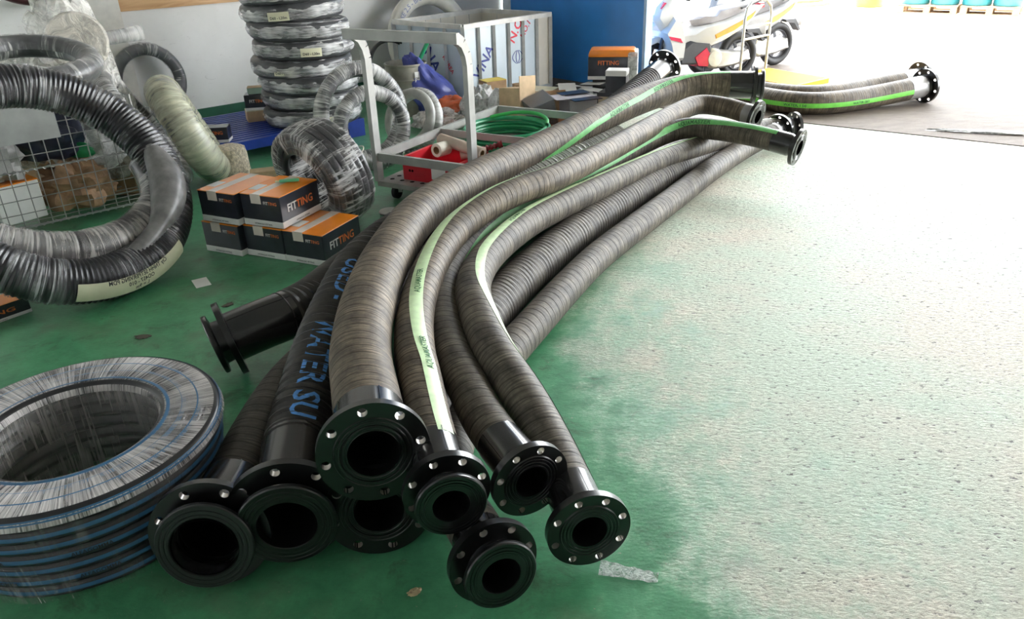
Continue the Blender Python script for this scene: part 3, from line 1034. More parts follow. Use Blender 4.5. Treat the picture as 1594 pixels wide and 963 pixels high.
# K5: ring standing against the white wall
wall_az = math.atan2(E1.y, E1.x)
pK5 = V3((-3.0, 6.66, .43)) + E1n * .13
mK5 = lean(pK5, wall_az, .12)
k5 = thing('wrapped_hose_coil', 'silvery grey coil standing upright against the white wall', 'coil', (pK5.x, pK5.y, 0))
obj('hose_turns', torus(.25, .048, 72, 16, mK5), M_coil_grey, k5)
obj('plastic_wrap', torus(.25, .053, 80, 16, mK5, wob=.03), M_film_lo, k5)

# K7: tyre-like coil leaning over the cartons
cK7 = V3((-1.01, 4.13, .30))
nK7 = V3((-.62, -.70, -.22)).normalized()
mK7 = frame(cK7, nK7)
k7 = thing('wrapped_hose_coil', 'tyre-like wrapped coil of many turns leaning behind the orange topped cartons', 'coil', (cK7.x, cK7.y, 0))
gs = []
for j in range(6):
    rj = .262 + .02 * math.sin(PI * (j + .5) / 6)
    gs.append(torus(rj, .0205, 80, 10, mK7 @ Matrix.Translation((0, 0, -.1 + j * .04))))
    if j in (0, 5):
        for q in (1, 2):
            gs.append(torus(rj - q * .04, .0205, 80, 10, mK7 @ Matrix.Translation((0, 0, -.1 + j * .04))))
obj('hose_turns', join(*gs), M_coil, k7, kind='stuff')
pr = [(r_ + .018, z_) for r_, z_ in [(.16, -.125), (.24, -.126), (.272, -.112), (.285, -.06), (.289, 0), (.285, .06), (.272, .112), (.24, .126), (.16, .125), (.15, 0), (.16, -.125)]]
obj('plastic_wrap', lathe(pr, 96, mK7), film('film_on_tyre_coil', dens=(.46, .62), su=45, sv=6, alo=.04, ahi=.8, crinkle=14), k7)
obj('tie_string', torus(.05, .0025, 40, 6, frame(cK7 + V3((.20, -.02, .12)), (.5, .3, -.8)), squash=1), plain('pale_string', (.65, .6, .5), rough=.7), k7)

# stack of eight coils on the blue pallet
cS = V3((-1.53, 6.24, .14))
s0 = thing('wrapped_hose_coil', 'first coil up from the blue pallet in the tall stack of film wrapped coils', 'coil', cS, 0, 'coils stacked on the blue pallet')
gs = [torus(.335, .034, 72, 12, Matrix.Translation(cS + V3((0, 0, .034)))), torus(.345, .036, 72, 12, Matrix.Translation(cS + V3((0, 0, .095)))), torus(.28, .034, 60, 10, Matrix.Translation(cS + V3((0, 0, .095))))]
obj('hose_turns', join(*gs), M_coil_grey, s0, kind='stuff')
pr = [(.24, .004), (.34, .003), (.374, .03), (.388, .065), (.380, .1), (.35, .13), (.24, .131), (.23, .06), (.24, .004)]
V, F, U = lathe(pr, 90, Matrix.Translation(cS))
V = [v + (v - cS).normalized() * .014 * noise.noise(v * 14) for v in V]
obj('plastic_wrap', (V, F, U), film('film_on_stack', dens=(.40, .62), su=5, sv=45, alo=.08, ahi=.8, tint=(.80, .80, .80), rough=.15), s0)


def side_label(root, c, R, a0_, a1_, z0, z1, lines, mt=M_label):
    V, F = [], []
    for i in range(9):
        t = a0_ + (a1_ - a0_) * i / 8
        for z in (z0, z1):
            V.append(V3((c[0] + R * math.cos(t), c[1] + R * math.sin(t), z)))
    for i in range(8):
        F.append((i * 2, i * 2 + 2, i * 2 + 3, i * 2 + 1))
    lb = obj('paper_label', (V, F, None), mt, root, smooth=False)
    for li, tx in enumerate(lines):
        TV, TF, _ = text_geo(tx, .018)
        zz = z1 - (li + .8) * (z1 - z0) / len(lines)
        out = [V3((c[0] + (R + .002) * math.cos((a0_ + a1_) / 2 + q.x / R), c[1] + (R + .002) * math.sin((a0_ + a1_) / 2 + q.x / R), zz + q.y)) for q in TV]
        obj('handwriting', (out, TF, None), M_ink, lb, smooth=False, kind='stuff')


side_label(s0, cS, .392, -1.5, -1.1, .04, .10, ['D60 - L20m'])
names = ['second', 'third', 'fourth', 'fifth', 'sixth', 'seventh', 'topmost visible']
offs = [(.0, .01, .3), (.01, -.01, 1.6), (-.035, .0, 2.5), (.0, .01, -.5), (-.02, -.01, .15), (-.045, .01, 1.2), (-.05, 0, -.3)]
for i, (dx, dy, rz) in enumerate(offs):
    q = dup(s0, cS + V3((dx, dy, .128 * (i + 1))), rz, names[i] + ' coil up from the blue pallet in the tall stack of film wrapped coils')
    q.rotation_euler = (.035 * math.sin(i * 2.3), .04 * math.cos(i * 1.7), rz)
    q.scale = (1 + .03 * math.sin(i * 3.1), 1 + .03 * math.sin(i * 3.1), 1)

# rings on the floor behind the cart
mK8 = lean((-.99, 5.42, .345), .60, .16)
k8 = thing('wrapped_hose_coil', 'larger silvery ring standing on the floor between coil stack and cart', 'coil', (-.99, 5.40, 0))
obj('hose_turns', torus(.295, .048, 80, 16, mK8), M_coil_grey, k8)
obj('plastic_wrap', torus(.295, .054, 90, 18, mK8, wob=.05), M_film, k8)
mK8b = lean((-.90, 5.26, .285), .62, .14)
k8b = thing('wrapped_hose_coil', 'smaller silvery ring leaning in front of the larger ring, left cart post across it', 'coil', (-.90, 5.24, 0))
obj('hose_turns', torus(.235, .046, 80, 16, mK8b), M_coil_grey, k8b)
obj('plastic_wrap', torus(.235, .052, 90, 18, mK8b, wob=.05, seed=3), M_film, k8b)
mK9 = lean((-.67, 5.72, .22), -.55, .42)
k9 = thing('wrapped_hose_coil', 'pale grey leaning coil of two turns seen between the cart posts', 'coil', (-.66, 5.7, 0))
obj('hose_turns', join(torus(.2, .038, 72, 14, mK9), torus(.185, .036, 72, 14, mK9 @ Matrix.Translation((0, 0, .06)))), plain('pale_grey_hose', (.40, .40, .37), rough=.4, var=.3), k9)
obj('plastic_wrap', torus(.2, .043, 72, 14, mK9, wob=.04, seed=5), M_film_hi, k9)
# big printed ring leaning behind the steel bin, top left of it
pK10 = V3((-.72, 8.15, .46))
mK10 = lean(pK10, wall_az, .14)
k10 = thing('wrapped_hose_coil', 'large white wrapped ring with blue print leaning on the wall behind the steel bin', 'coil', (pK10.x, pK10.y, 0))
obj('hose_turns', torus(.42, .075, 90, 18, mK10), plain('white_wrapped_hose', (.66, .64, .58), rough=.4, var=.15), k10)
V, F, _ = text_geo('VINA HOSE 2.5 - BAR', .045)
out = []
for q in V:
    t = 2.45 - q.x / .42
    r_ = .42 + q.y - .02
    out.append(mK10 @ V3((r_ * math.cos(t), r_ * math.sin(t), .077)))
obj('lettering', (out, F, None), plain('faded_blue_ink', (.25, .28, .42)), k10, smooth=False, kind='stuff')
pK11 = V3((-1.06, 7.62, .30))
k11 = thing('hose_coil', 'thin bare dark hose ring behind the left cart post', 'coil', (pK11.x, pK11.y, 0))
mK11 = lean(pK11, wall_az, .2)
obj('hose_turns', join(torus(.25, .016, 64, 10, mK11), torus(.255, .016, 64, 10, mK11 @ Matrix.Translation((0, 0, .033)))), M_coil, k11)
# hose loop hung on the wall, only its bottom in view
pk = V3((-3.50, 6.26, 1.53)) + E1n * .2
k12 = thing('hose_coil', 'dark red hose loop hung high on the left wall', 'coil', (pk.x, pk.y, 1.5))
mK12 = lean(pk, wall_az, 0)
obj('hose_turns', torus(.43, .035, 80, 14, mK12), plain('maroon_black_hose', (.05, .018, .02), rough=.35), k12)
obj('hose_end', tube([mK12 @ V3(p) for p in ((.20, -.42, .0), (.28, -.33, .03), (.34, -.2, .05))], .05, 16), M_coil, k12)
obj('wall_hook', join(tube([mK12 @ V3((0, .38, -.17)), mK12 @ V3((0, .38, .08))], .012, 8), tube([mK12 @ V3((0, .375, .08)), mK12 @ V3((.0, .45, .085))], .012, 8)), M_galv, k12)

# ---------------------------------------------------------------- bundles in clear plastic behind the big coil
M_bag_clear = bagmat('clear_crumpled_polythene', (.95, .93, .88), .5, 11, .12)
M_bag_grey = bagmat('grey_polythene', (.82, .82, .81), .6, 9)
M_bag_white = bagmat('white_polythene', (.85, .85, .84), .85, 12)
bz = thing('plastic_bundle', 'tall bundle of crumpled clear plastic with a round flat face behind the big coil', 'plastic', (-2.55, 4.95, 0))
Mb = Matrix.Translation((-2.52, 4.95, .12))
obj('crumpled_plastic', blob(.20, .2, .70, 3, .22, 2.6, 44, 34, Mb @ Matrix.Rotation(-.12, 4, 'Y')), M_bag_clear, bz)
obj('wrapped_roll', lathe([(0.001, .1), (.15, .1), (.165, .08), (.165, -.12), (.15, -.14), (.001, -.14)], 40, frame((-2.50, 4.80, .95), (.45, -.85, .2))), bagmat('cloudy_roll_face', (.74, .70, .62), .8, 10), bz)
obj('inner_stand', box(.3, .3, .3, (-2.52, 4.98, 0), .02), M_card, bz)
by = thing('plastic_bundle', 'smaller crumpled clear plastic heap at the left edge above the coil', 'plastic', (-2.78, 4.72, 0))
obj('crumpled_plastic', blob(.2, .18, .41, 8, .3, 2.6, 36, 26, Matrix.Translation((-2.86, 4.78, .25))), M_bag_clear, by)
obj('inner_box', box(.25, .25, .3, (-2.86, 4.8, 0), .01), M_card, by)
se = thing('wrapped_hose_end', 'short silver wrapped hose end sticking out beside the plastic bundle', 'hose', (-2.42, 5.22, .9))
obj('hose_stub', tube([V3((-2.52, 5.12, .93)), V3((-2.44, 5.19, .935)), V3((-2.36, 5.26, .94))], .038, 20), M_coil_grey, se)
obj('plastic_wrap', tube([V3((-2.50, 5.14, .93)), V3((-2.42, 5.21, .936)), V3((-2.33, 5.29, .943))], lambda s: .042 + .01 * max(0, s - .16) / .1, 20), M_film_hi, se)

# ---------------------------------------------------------------- folding wire cage with its contents
c0 = V3((-2.92, 3.93, .06))
cg = thing('wire_cage', 'grey folding wire mesh cage seen through the big leaning coil', 'cage', (c0.x, c0.y, 0))
CW, CH, CD = .98, .62, .5
EX, EY = E1, V3((-E1.y, E1.x, 0))
M_wire = plain('galvanised_wire', (.34, .34, .33), rough=.35, metal=.6)
cgm = lambda x, z, y=0: c0 + EX * x + EY * y + V3((0, 0, z))
for i in range(15):
    x = CW * i / 14
    obj('wire', tube([cgm(x, 0), cgm(x, CH)], .0028, 6), M_wire, cg)
for i in range(9):
    z = CH * i / 8
    obj('wire', tube([cgm(0, z), cgm(CW, z)], .0028 if i % 4 else .005, 6), M_wire, cg)
for i in range(8):
    y = CD * (i + 1) / 8
    obj('wire', tube([cgm(CW, 0, y), cgm(CW, CH, y)], .0028, 6), M_wire, cg)
for i in range(7):
    z = CH * i / 6
    obj('wire', tube([cgm(CW, z), cgm(CW, z, CD)], .0028, 6), M_wire, cg)
for z in (0.0, CH * .5):                       # spiral hinge wire
    obj('hinge_spiral', tube([cgm(CW * t / 160, z + .009 * math.sin(t * .9), .009 * math.cos(t * .9)) for t in range(161)], .0018, 5), M_wire, cg)
for x in (0, CW):
    for y in (0, CD):
        obj('corner_foot', tube([cgm(x, -.06, y), cgm(x, CH + .01, y)], .008, 8), M_wire, cg)
obj('floor_mesh', join(*[tube([cgm(0, .004, CD * i / 6), cgm(CW, .004, CD * i / 6)], .0028, 5) for i in range(7)]), M_wire, cg, kind='stuff')
obj('sign_plate', slab(cgm(.02, 0, -.012), cgm(.58, 0, -.012), cgm(.58, 0, -.006), cgm(.02, 0, -.006), .06 + CH * .74, .06 + CH * 1.05), plain('grey_sign_plate', (.34, .345, .33), rough=.45), cg, smooth=False)
# contents


def in_cage(x, y, z=.012):
    return cgm(x, z, y)


def carton(name, label, p, rz, sx_, sy_, sz_, body, lid, group=None, cat='box'):
    t = thing(name, label, cat, p, rz, group)
    obj('carton_body', box(sx_, sy_, sz_ * .98, (0, 0, 0), .004), body, t, world=False, smooth=False)
    obj('lid', box(sx_ + .002, sy_ + .002, sz_ * .03, (0, 0, sz_ * .98), .002), lid, t, world=False, smooth=False)
    return t


carton('carton', 'orange lidded carton lying inside the wire cage', in_cage(.28, .2), wall_az + .2, .24, .24, .22, M_white, M_orange)
q = carton('carton', 'dark carton with orange lid at the left end inside the wire cage', in_cage(.06, .2), wall_az - .1, .16, .26, .2, M_navy, M_orange)
t = thing('paper_heap', 'crumpled brown packing paper heap at the right inside the wire cage', 'paper', in_cage(.62, .22))
obj('crumpled_paper', blob(.2, .16, .15, 11, .28, 2.8, 30, 22, Matrix.Translation(in_cage(.62, .22))), plain('brown_packing_paper', (.33, .20, .11), rough=.6, var=.4, scale=12, bump=.6), t)
t = thing('plastic_bag', 'grey plastic bag hanging full at the left inside the wire cage', 'bag', in_cage(.2, .22, .24))
obj('bag_body', blob(.2, .14, .2, 14, .25, 2.4, 30, 22, Matrix.Translation(in_cage(.2, .22, .245))), plain('grey_opaque_bag', (.34, .335, .32), rough=.4, var=.3, scale=10, bump=.5), t)
t = thing('plastic_bag', 'dark blue black bag with a tied top in the middle of the wire cage', 'bag', in_cage(.5, .36, .25))
obj('bag_body', blob(.26, .13, .19, 17, .25, 2.4, 30, 22, Matrix.Translation(in_cage(.52, .34, .29))), plain('navy_bag', (.02, .025, .05), rough=.35, var=.3, bump=.4), t)
t = thing('plastic_bag', 'clear white bag with a green patch at the right inside the wire cage', 'bag', in_cage(.8, .34, .15))
obj('bag_body', blob(.16, .13, .17, 21, .25, 2.4, 30, 22, Matrix.Translation(in_cage(.80, .36, .17))), M_bag_white, t)
obj('green_patch', blob(.075, .04, .05, 23, .2, 2, 18, 12, Matrix.Translation(in_cage(.70, .22, .28))), plain('green_bag_print', (.02, .26, .09), rough=.4), t)

# ---------------------------------------------------------------- six cartons of fittings
BX, BY, BH = .243, .315, .165
RZ = math.radians(-25)
ux, uy = V3((math.cos(RZ), math.sin(RZ), 0)), V3((-math.sin(RZ), math.cos(RZ), 0))
M_navy2 = plain('dark_red_tinged_carton', (.032, .026, .032), rough=.3, var=.35, scale=14, coat=.6)


def place_text(root, txt, h, o, ax, ay, mt, name='lettering', bold=None):
    V, F, _ = text_geo(txt, h)
    n_ = V3(ax).cross(V3(ay))
    return obj(name, ([V3(o) + V3(ax) * q.x + V3(ay) * q.y + n_ * .0012 for q in V], F, None), mt, root, world=False, smooth=False, kind='stuff')


def fitting_box(label, p, rz, first=None, mat_b=M_navy):
    t = thing('fitting_carton', label, 'box', p, rz, 'cartons of fittings')
    b1 = obj('carton_body', box(BX, BY, BH, (0, 0, 0), .003), mat_b, t, world=False, smooth=False)
    obj('white_band', box(BX + .002, BY + .002, .034, (0, 0, .002), .002), M_white, t, world=False, smooth=False)
    ld = obj('orange_lid', box(BX + .002, BY + .002, .005, (0, 0, BH - .003), .002), M_orange, t, world=False, smooth=False)
    obj('packing_tape', join(box(.05, BY + .006, .001, (-.025, 0, BH + .002)), box(.062, .001, .05, (-.025, -BY / 2 - .002, BH - .045)), box(.062, .001, .05, (-.025, BY / 2 + .002, BH - .045))), M_whitefilm, t, world=False, smooth=False)
    obj('shipping_label', box(.055, .085, .001, (-.094, -.05, BH + .002)), M_paper, ld, world=False, smooth=False)
    # front face (long axis x) small logo, right face large logo
    fy, fx = -BY / 2 - .0005, BX / 2 + .0005
    place_text(b1, 'FIT', .016, (.034, fy, BH - .045), (1, 0, 0), (0, 0, 1), M_white)
    place_text(b1, 'TING', .016, (.074, fy, BH - .045), (1, 0, 0), (0, 0, 1), M_orange_txt)
    place_text(b1, 'FIT', .04, (fx, -.07, .075), (0, 1, 0), (0, 0, 1), M_white)
    place_text(b1, 'TING', .04, (fx, .03, .075), (0, 1, 0), (0, 0, 1), M_orange_txt)
    place_text(t, 'HYDRAULIC FITTING', .008, (0, fy - .001, .012), (1, 0, 0), (0, 0, 1), M_ink)
    place_text(t, 'HYDRAULIC FITTING', .008, (fx + .001, .0, .012), (0, 1, 0), (0, 0, 1), M_ink)
    return t


pBR = V3((-.915, 3.534, 0)) - ux * BX / 2 + uy * BY / 2
pos = [
    ('orange topped fitting carton alone at the right end of the bottom row', pBR, 0),
    ('middle fitting carton of the bottom row, carrying the right upper carton', pBR - ux * .248 - uy * .003, 0),
    ('leftmost fitting carton of the bottom row beside the big coil', pBR - ux * .497 - uy * .035, 0),
    ('right upper fitting carton with the green box cutter on it', pBR - ux * .235 + uy * .003, BH + .004),
    ('left upper fitting carton with clear tape across its orange lid', pBR - ux * .482 - uy * .03, BH + .004),
]
fb = None
for i, (lb, p, z) in enumerate(pos):
    pz = p + V3((0, 0, z))
    dr = (0, .006, -.01, .02, -.012)[i]
    if fb is None:
        fb = fitting_box(lb, pz, RZ)
    else:
        dup(fb, pz, RZ + dr, lb)
dup(fb, (-2.36, 3.10, 0), RZ - .25, 'orange topped fitting carton at the left edge under the big coil').scale = (1, 1, .45)
# green box cutter
pc = pos[3][1] + V3((0, 0, BH * 2 + .012)) + ux * .02 + uy * .06
t = thing('box_cutter', 'small green box cutter lying on the right upper fitting carton', 'knife', pc, RZ + .55)
obj('handle', box(.1, .022, .014, (0, 0, 0), .005, 2), plain('bright_green_handle', (.12, .55, .28), rough=.35), t, world=False)
obj('tip', box(.025, .016, .006, (-.06, 0, .003), .003), plain('pale_yellow_tip', (.70, .70, .42), rough=.4), t, world=False)

# ---------------------------------------------------------------- blue pallet, small boxes near the wall
A0 = V3((-2.14, 5.42, 0))
PW, PD = 1.3, 1.05
pl = thing('plastic_pallet', 'blue plastic pallet on the floor beneath the coil stack', 'pallet', A0)
pm = lambda x, y, z=0: A0 + E1 * x - E1n * y + V3((0, 0, z))
for i in range(16):
    y = PD * (i + .5) / 16
    obj('deck_slat', flat_bar(pm(0, y, .128), pm(PW, y, .128), .040, .018), M_bluepl, pl, smooth=False)
for i in range(8):
    x = PW * (i + .5) / 8
    obj('cross_rib', flat_bar(pm(x, 0.005, .110), pm(x, PD - .005, .110), .03, .034), M_bluepl, pl, smooth=False)
for x in (.07, PW / 2, PW - .07):
    for y in (.07, PD / 2, PD - .07):
        obj('foot_block', slab(pm(x - .07, y - .07), pm(x + .07, y - .07), pm(x + .07, y + .07), pm(x - .07, y + .07), 0, .1), M_bluepl, pl, smooth=False)
obj('edge_board', slab(pm(0, -.004), pm(PW, -.004), pm(PW, .012), pm(0, .012), .07, .137), M_bluepl, pl, smooth=False)


def small_fitting(label, p, rz, sx_=.17, sy_=.12, sz_=.12, sc=1.0):
    t = thing('fitting_carton', label, 'box', p, rz, 'small cartons by the wall')
    b1 = obj('carton_body', box(sx_, sy_, sz_, (0, 0, 0), .003), M_navy, t, world=False, smooth=False)
    obj('white_band', box(sx_ + .002, sy_ + .002, .022, (0, 0, 0), .002), M_white, t, world=False, smooth=False)
    place_text(b1, 'FIT', .024, (-.035, -sy_ / 2 - .0005, .06), (1, 0, 0), (0, 0, 1), M_white)
    place_text(b1, 'TING', .024, (.025, -sy_ / 2 - .0005, .06), (1, 0, 0), (0, 0, 1), M_orange_txt)
    return t


small_fitting('small dark fitting carton standing alone on the near left corner of the blue pallet', pm(.16, .16, .138), .1, .2, .12, .11)
t = carton('carton', 'flat pale carton under another box at the rear edge of the blue pallet', pm(.70, .60, .138), wall_az - .3, .22, .15, .085, M_card_lt, M_label)
small_fitting('small dark fitting carton on top of the flat pale carton by the wall', pm(.70, .60, .138 + .088), .15, .19, .14, .12)
t = carton('carton', 'tiny green and white box topmost on the small dark carton by the wall', pm(.70, .60, .138 + .21), .2, .13, .1, .05, plain('green_white_box', (.35, .48, .38)), M_card_lt)
t = thing('fibre_roll', 'pale roll of frayed fibre sacking behind the left fitting cartons', 'roll', (-1.87, 5.16, 0))
V, F, U = lathe([(.001, .22), (.06, .225), (.1, .21), (.115, .16), (.118, .05), (.11, .002), (.001, 0)], 40, Matrix.Translation((-1.87, 5.16, 0)))
V = [v + V3((noise.noise(v * 40), noise.noise(v * 40 + V3((5, 0, 0))), 0)) * .012 for v in V]
obj('sacking', (V, F, U), plain('frayed_sacking', (.62, .55, .42), rough=.8, var=.35, scale=60, bump=.6), t)
t = thing('wood_block', 'small pale wooden block on the floor between cartons and blue pallet', 'wood', (-1.62, 5.02, 0), .3)
obj('block', box(.17, .1, .09, (0, 0, 0), .004), plain('pale_pine', (.55, .40, .24), rough=.7, scale=20), t, world=False)

# ---------------------------------------------------------------- grey steel cart
FL, FR = V3((-.78, 4.57, 0)), V3((-.19, 4.22, 0))
SV = V3((.725, 1.22, 0))
BL, BR = FL + SV, FR + SV
ct = thing('steel_cart', 'grey steel two level hand cart with tall bent handle frame behind the hoses', 'cart', FL)
zt, zb = .27, .125
Zv = lambda p, z: V3((p[0], p[1], z))
for a, b_ in ((FL, FR), (FR, BR), (BR, BL), (BL, FL)):
    obj('top_rail', flat_bar(Zv(a, zt), Zv(b_, zt), .022, .05), M_steel, ct, smooth=False)
mA, mB = FL + SV * .47, FR + SV * .47
obj('divider', flat_bar(Zv(mA, zt), Zv(mB, zt), .012, .045), M_steel, ct, smooth=False)
obj('tray_floor', slab(mA, mB, BR, BL, zt - .13, zt - .12), M_steel, ct, smooth=False)
outw = -SV.normalized()
for p in (FL, FR):
    pp = [Zv(p, zb), Zv(p, .6), Zv(p, .84), Zv(p + outw * .015, .90), Zv(p + outw * .05, .955), Zv(p + outw * .10, .985)]
    g_ = []
    for a, b_ in zip(pp, pp[1:]):
        g_.append(flat_bar(a, b_, .055, .03, (FR - FL).normalized()))
    obj('handle_post', join(*g_), M_steel, ct, smooth=False)
obj('handle_bar', flat_bar(Zv(FL + outw * .115 - (FR - FL) * .06, .985), Zv(FR + outw * .115 + (FR - FL) * .04, .985), .03, .055), M_steel, ct, smooth=False)
for p in (BL, BR):
    obj('corner_post', flat_bar(Zv(p, zb), Zv(p, zt), .03, .03), M_steel, ct, smooth=False)
# lower deck with punched holes along the front
dk = slab(FL + outw * .02, FR + outw * .02, BR, BL, zb - .03, zb)
obj('lower_deck', dk, plain('worn_grey_deck', (.30, .29, .27), rough=.5, var=.3), ct, smooth=False)
fu, sv_ = (FR - FL).normalized(), SV.normalized()
for i in range(8):
    for j in range(2):
        hp = FL + fu * (.06 + i * .075) + sv_ * (.05 + j * .07)
        obj('deck_hole', lathe([(.015, zb + .0012), (.001, zb + .0012)], 12, Matrix.Translation((hp.x, hp.y, 0))), M_blackdull, ct)
for p in (FL + fu * .07 + sv_ * .07, FR - fu * .07 + sv_ * .07, BL + fu * .07 - sv_ * .1, BR - fu * .07 - sv_ * .1):
    cw = obj('caster', lathe([(.001, -.015), (.03, -.017), (.042, -.012), (.042, .012), (.03, .017), (.001, .015)], 24, frame((p.x, p.y, .042), fu)), M_rubber_tyre, ct)
    obj('caster_fork', join(flat_bar(Zv(p - fu * .022, .04), Zv(p - fu * .022, zb - .03), .03, .004), flat_bar(Zv(p + fu * .022, .04), Zv(p + fu * .022, zb - .03), .03, .004)), M_galv, cw, smooth=False)
# red crate on the lower deck
crp = FL + fu * .33 + sv_ * .23
cr = thing('red_crate', 'red plastic crate with a paper label on the lower deck of the cart', 'crate', Zv(crp, zb + .001), math.atan2(fu.y, fu.x))
cw_, cd_, ch_ = .40, .30, .125
for nm, g_ in (('crate_floor', box(cw_, cd_, .006)), ('front_wall', box(cw_, .008, ch_, (0, -cd_ / 2, 0))), ('rear_wall', box(cw_, .008, ch_, (0, cd_ / 2, 0))), ('end_wall', box(.008, cd_, ch_, (-cw_ / 2, 0, 0))), ('end_wall', box(.008, cd_, ch_, (cw_ / 2, 0, 0)))):
    obj(nm, g_, M_red, cr, world=False, smooth=False)
obj('rim', join(box(cw_ + .03, .02, .012, (0, -cd_ / 2, ch_)), box(cw_ + .03, .02, .012, (0, cd_ / 2, ch_)), box(.02, cd_, .012, (-cw_ / 2, 0, ch_)), box(.02, cd_, .012, (cw_ / 2, 0, ch_))), M_red, cr, world=False, smooth=False)
obj('paper_label', box(.10, .002, .08, (.06, -cd_ / 2 - .006, .025)), M_paper, cr, world=False, smooth=False)
for x in (-.15, -.13):
    obj('drain_hole', lathe([(.008, 0), (.001, 0)], 10, frame((x, -cd_ / 2 - .0055, .06), (0, -1, 0))), M_blackdull, cr, world=False)


def roll(label, p, d, r, ln, mt, core=True, name='paper_roll'):
    t = thing(name, label, 'roll', p)
    fm = frame(p, d)
    obj('roll_body', lathe([(r * .55, -ln / 2), (r * .96, -ln / 2), (r, -ln / 2 + .004), (r, ln / 2 - .004), (r * .96, ln / 2), (r * .55, ln / 2)], 32, fm), mt, t)
    obj('core_tube', lathe([(r * .56, ln / 2), (r * .5, ln / 2 + .001), (r * .5, -ln / 2 - .001), (r * .56, -ln / 2)], 28, fm), M_card, t)
    return t


roll('white film roll with brown core lying across the red crate', Zv(crp + fu * .0 - sv_ * .02, .30), (-.55, -.75, .05), .042, .10, plain('cream_film_roll', (.72, .68, .58), rough=.4))
roll('long beige tube lying in the cart behind the white roll', Zv(crp + fu * .10 + sv_ * .04, .315), (.75, -.62, -.12), .034, .34, plain('beige_tube', (.52, .42, .34), rough=.6))
roll('small beige tube low in the red crate at its right', Zv(crp + fu * .16 + sv_ * .08, .265), (.9, .1, .1), .025, .16, plain('pink_beige_tube', (.62, .44, .36), rough=.6))
t = thing('maroon_handle', 'maroon ribbed tool handle lying at the right in the cart', 'tool', Zv(FR - fu * .06 + sv_ * .42, zt))
pa_ = [Zv(FR - fu * .20 + sv_ * .38, .262), Zv(FR - fu * .08 + sv_ * .46, .30)]
pth = [pa_[0].lerp(pa_[1], i / 40) for i in range(41)]
obj('grip', tube(pth, lambda s: .017 + .004 * math.sin(s * 260) + (.006 if s > .125 else 0), 16), plain('maroon_plastic', (.22, .02, .025), rough=.3), t)
# green hose coil in the rear tray
gp = Zv(FL + fu * .335 + SV * .70, zt - .118)
t = thing('green_hose_coil', 'coil of green garden hose filling the rear tray of the cart', 'coil', gp)
gs = []
for rr in range(5):
    for q in range(2):
        gs.append(torus(.282 - q * .024 + .006 * math.sin(rr * 2.1), .0125, 72, 8, Matrix.Translation(gp + V3((.012 * math.sin(rr * 3), .01 * math.cos(rr * 2), .0125 + rr * .023))) @ Matrix.Rotation(.03 * math.sin(rr * 1.7), 4, 'X')))
obj('hose_turns', join(*gs), M_greenpl, t, kind='stuff')
obj('loose_end', tube(smooth_path([gp + V3((.265, -.02, .12)), gp + V3((.27, .1, .13)), gp + V3((.2, .2, .15)), gp + V3((.05, .25, .15)), gp + V3((-.12, .22, .13))], .02), .0125, 10), plain('bright_green_hose', (.05, .45, .10), rough=.3), t)
t = thing('plastic_disc', 'white plastic disc lying on the floor beside the cart caster', 'disc', (-.70, 4.33, 0))
obj('disc', lathe([(.001, .001), (.06, .001), (.064, .006), (.06, .012), (.05, .009), (.001, .009)], 32, Matrix.Translation((-.70, 4.33, 0))), plain('grey_white_plastic', (.62, .61, .58), rough=.5), t)

# ---------------------------------------------------------------- steel framed bin lined with printed sheets
BN = V3((-.35, 7.15, 0))
bxv, blv = V3((.82, .80, 0)), V3((-.68, .60, 0))
BH2 = .70
bn = thing('steel_bin', 'open topped steel framed bin lined with white printed sheets against the wall', 'bin', BN)
cs = [BN, BN + bxv, BN + bxv + blv, BN + blv]
M_sheet = plain('pale_blue_printed_sheet', (.62, .70, .76), rough=.3, var=.06, scale=4)
M_cream = plain('cream_sheet', (.72, .67, .58), rough=.55, var=.06)
ctr = (cs[0] + cs[2]) / 2
for i in range(4):
    a, b_ = cs[i], cs[(i + 1) % 4]
    obj('corner_post', flat_bar(Zv(a, .02), Zv(a, BH2), .035, .035), M_galv, bn, smooth=False)
    obj('top_rail', flat_bar(Zv(a, BH2), Zv(b_, BH2), .04, .04), plain('pale_frame_steel', (.72, .70, .66), rough=.4), bn, smooth=False)
    obj('bottom_rail', flat_bar(Zv(a, .03), Zv(b_, .03), .035, .035), M_galv, bn, smooth=False)
    inn = (ctr - (a + b_) / 2).normalized()
    nst = 6 if i % 2 == 0 else 4
    for k in range(nst):
        p0, p1 = a.lerp(b_, k / nst), a.lerp(b_, (k + 1) / nst)
        sh = obj('sheet', slab(p0 + inn * .012, p1 + inn * .012, p1 + inn * .016, p0 + inn * .016, .04, BH2 - .01), M_cream if (i in (1, 2) or (i == 0 and k == 5)) else M_sheet, bn, smooth=False)
        if k:
            obj('upright', flat_bar(Zv(p0, .03), Zv(p0, BH2), .028, .028), M_galv, bn, smooth=False)
M_blueink = plain('navy_print', (.03, .05, .28), rough=.4)
M_redink = plain('red_print', (.70, .03, .06), rough=.4)
bd, bl_ = bxv.normalized(), (-blv).normalized()


def bin_text(txt, h, along, z, mt, side=0, rot=.9):
    V, F, _ = text_geo(txt, h)
    if side == 0:
        o, d, n_ = BN + bxv * along, bd, (-(ctr - (cs[0] + cs[1]) / 2)).normalized()
    else:
        o, d, n_ = BN + blv * (1 - along), bl_, (-(ctr - (cs[3] + cs[0]) / 2)).normalized()
    out = []
    for q in V:
        x, y = q.x * math.cos(rot) - q.y * math.sin(rot), q.x * math.sin(rot) + q.y * math.cos(rot)
        out.append(Zv(o + d * x - n_ * .0095, z + y))
    obj('print', (out, F, None), mt, bn, smooth=False, kind='stuff')


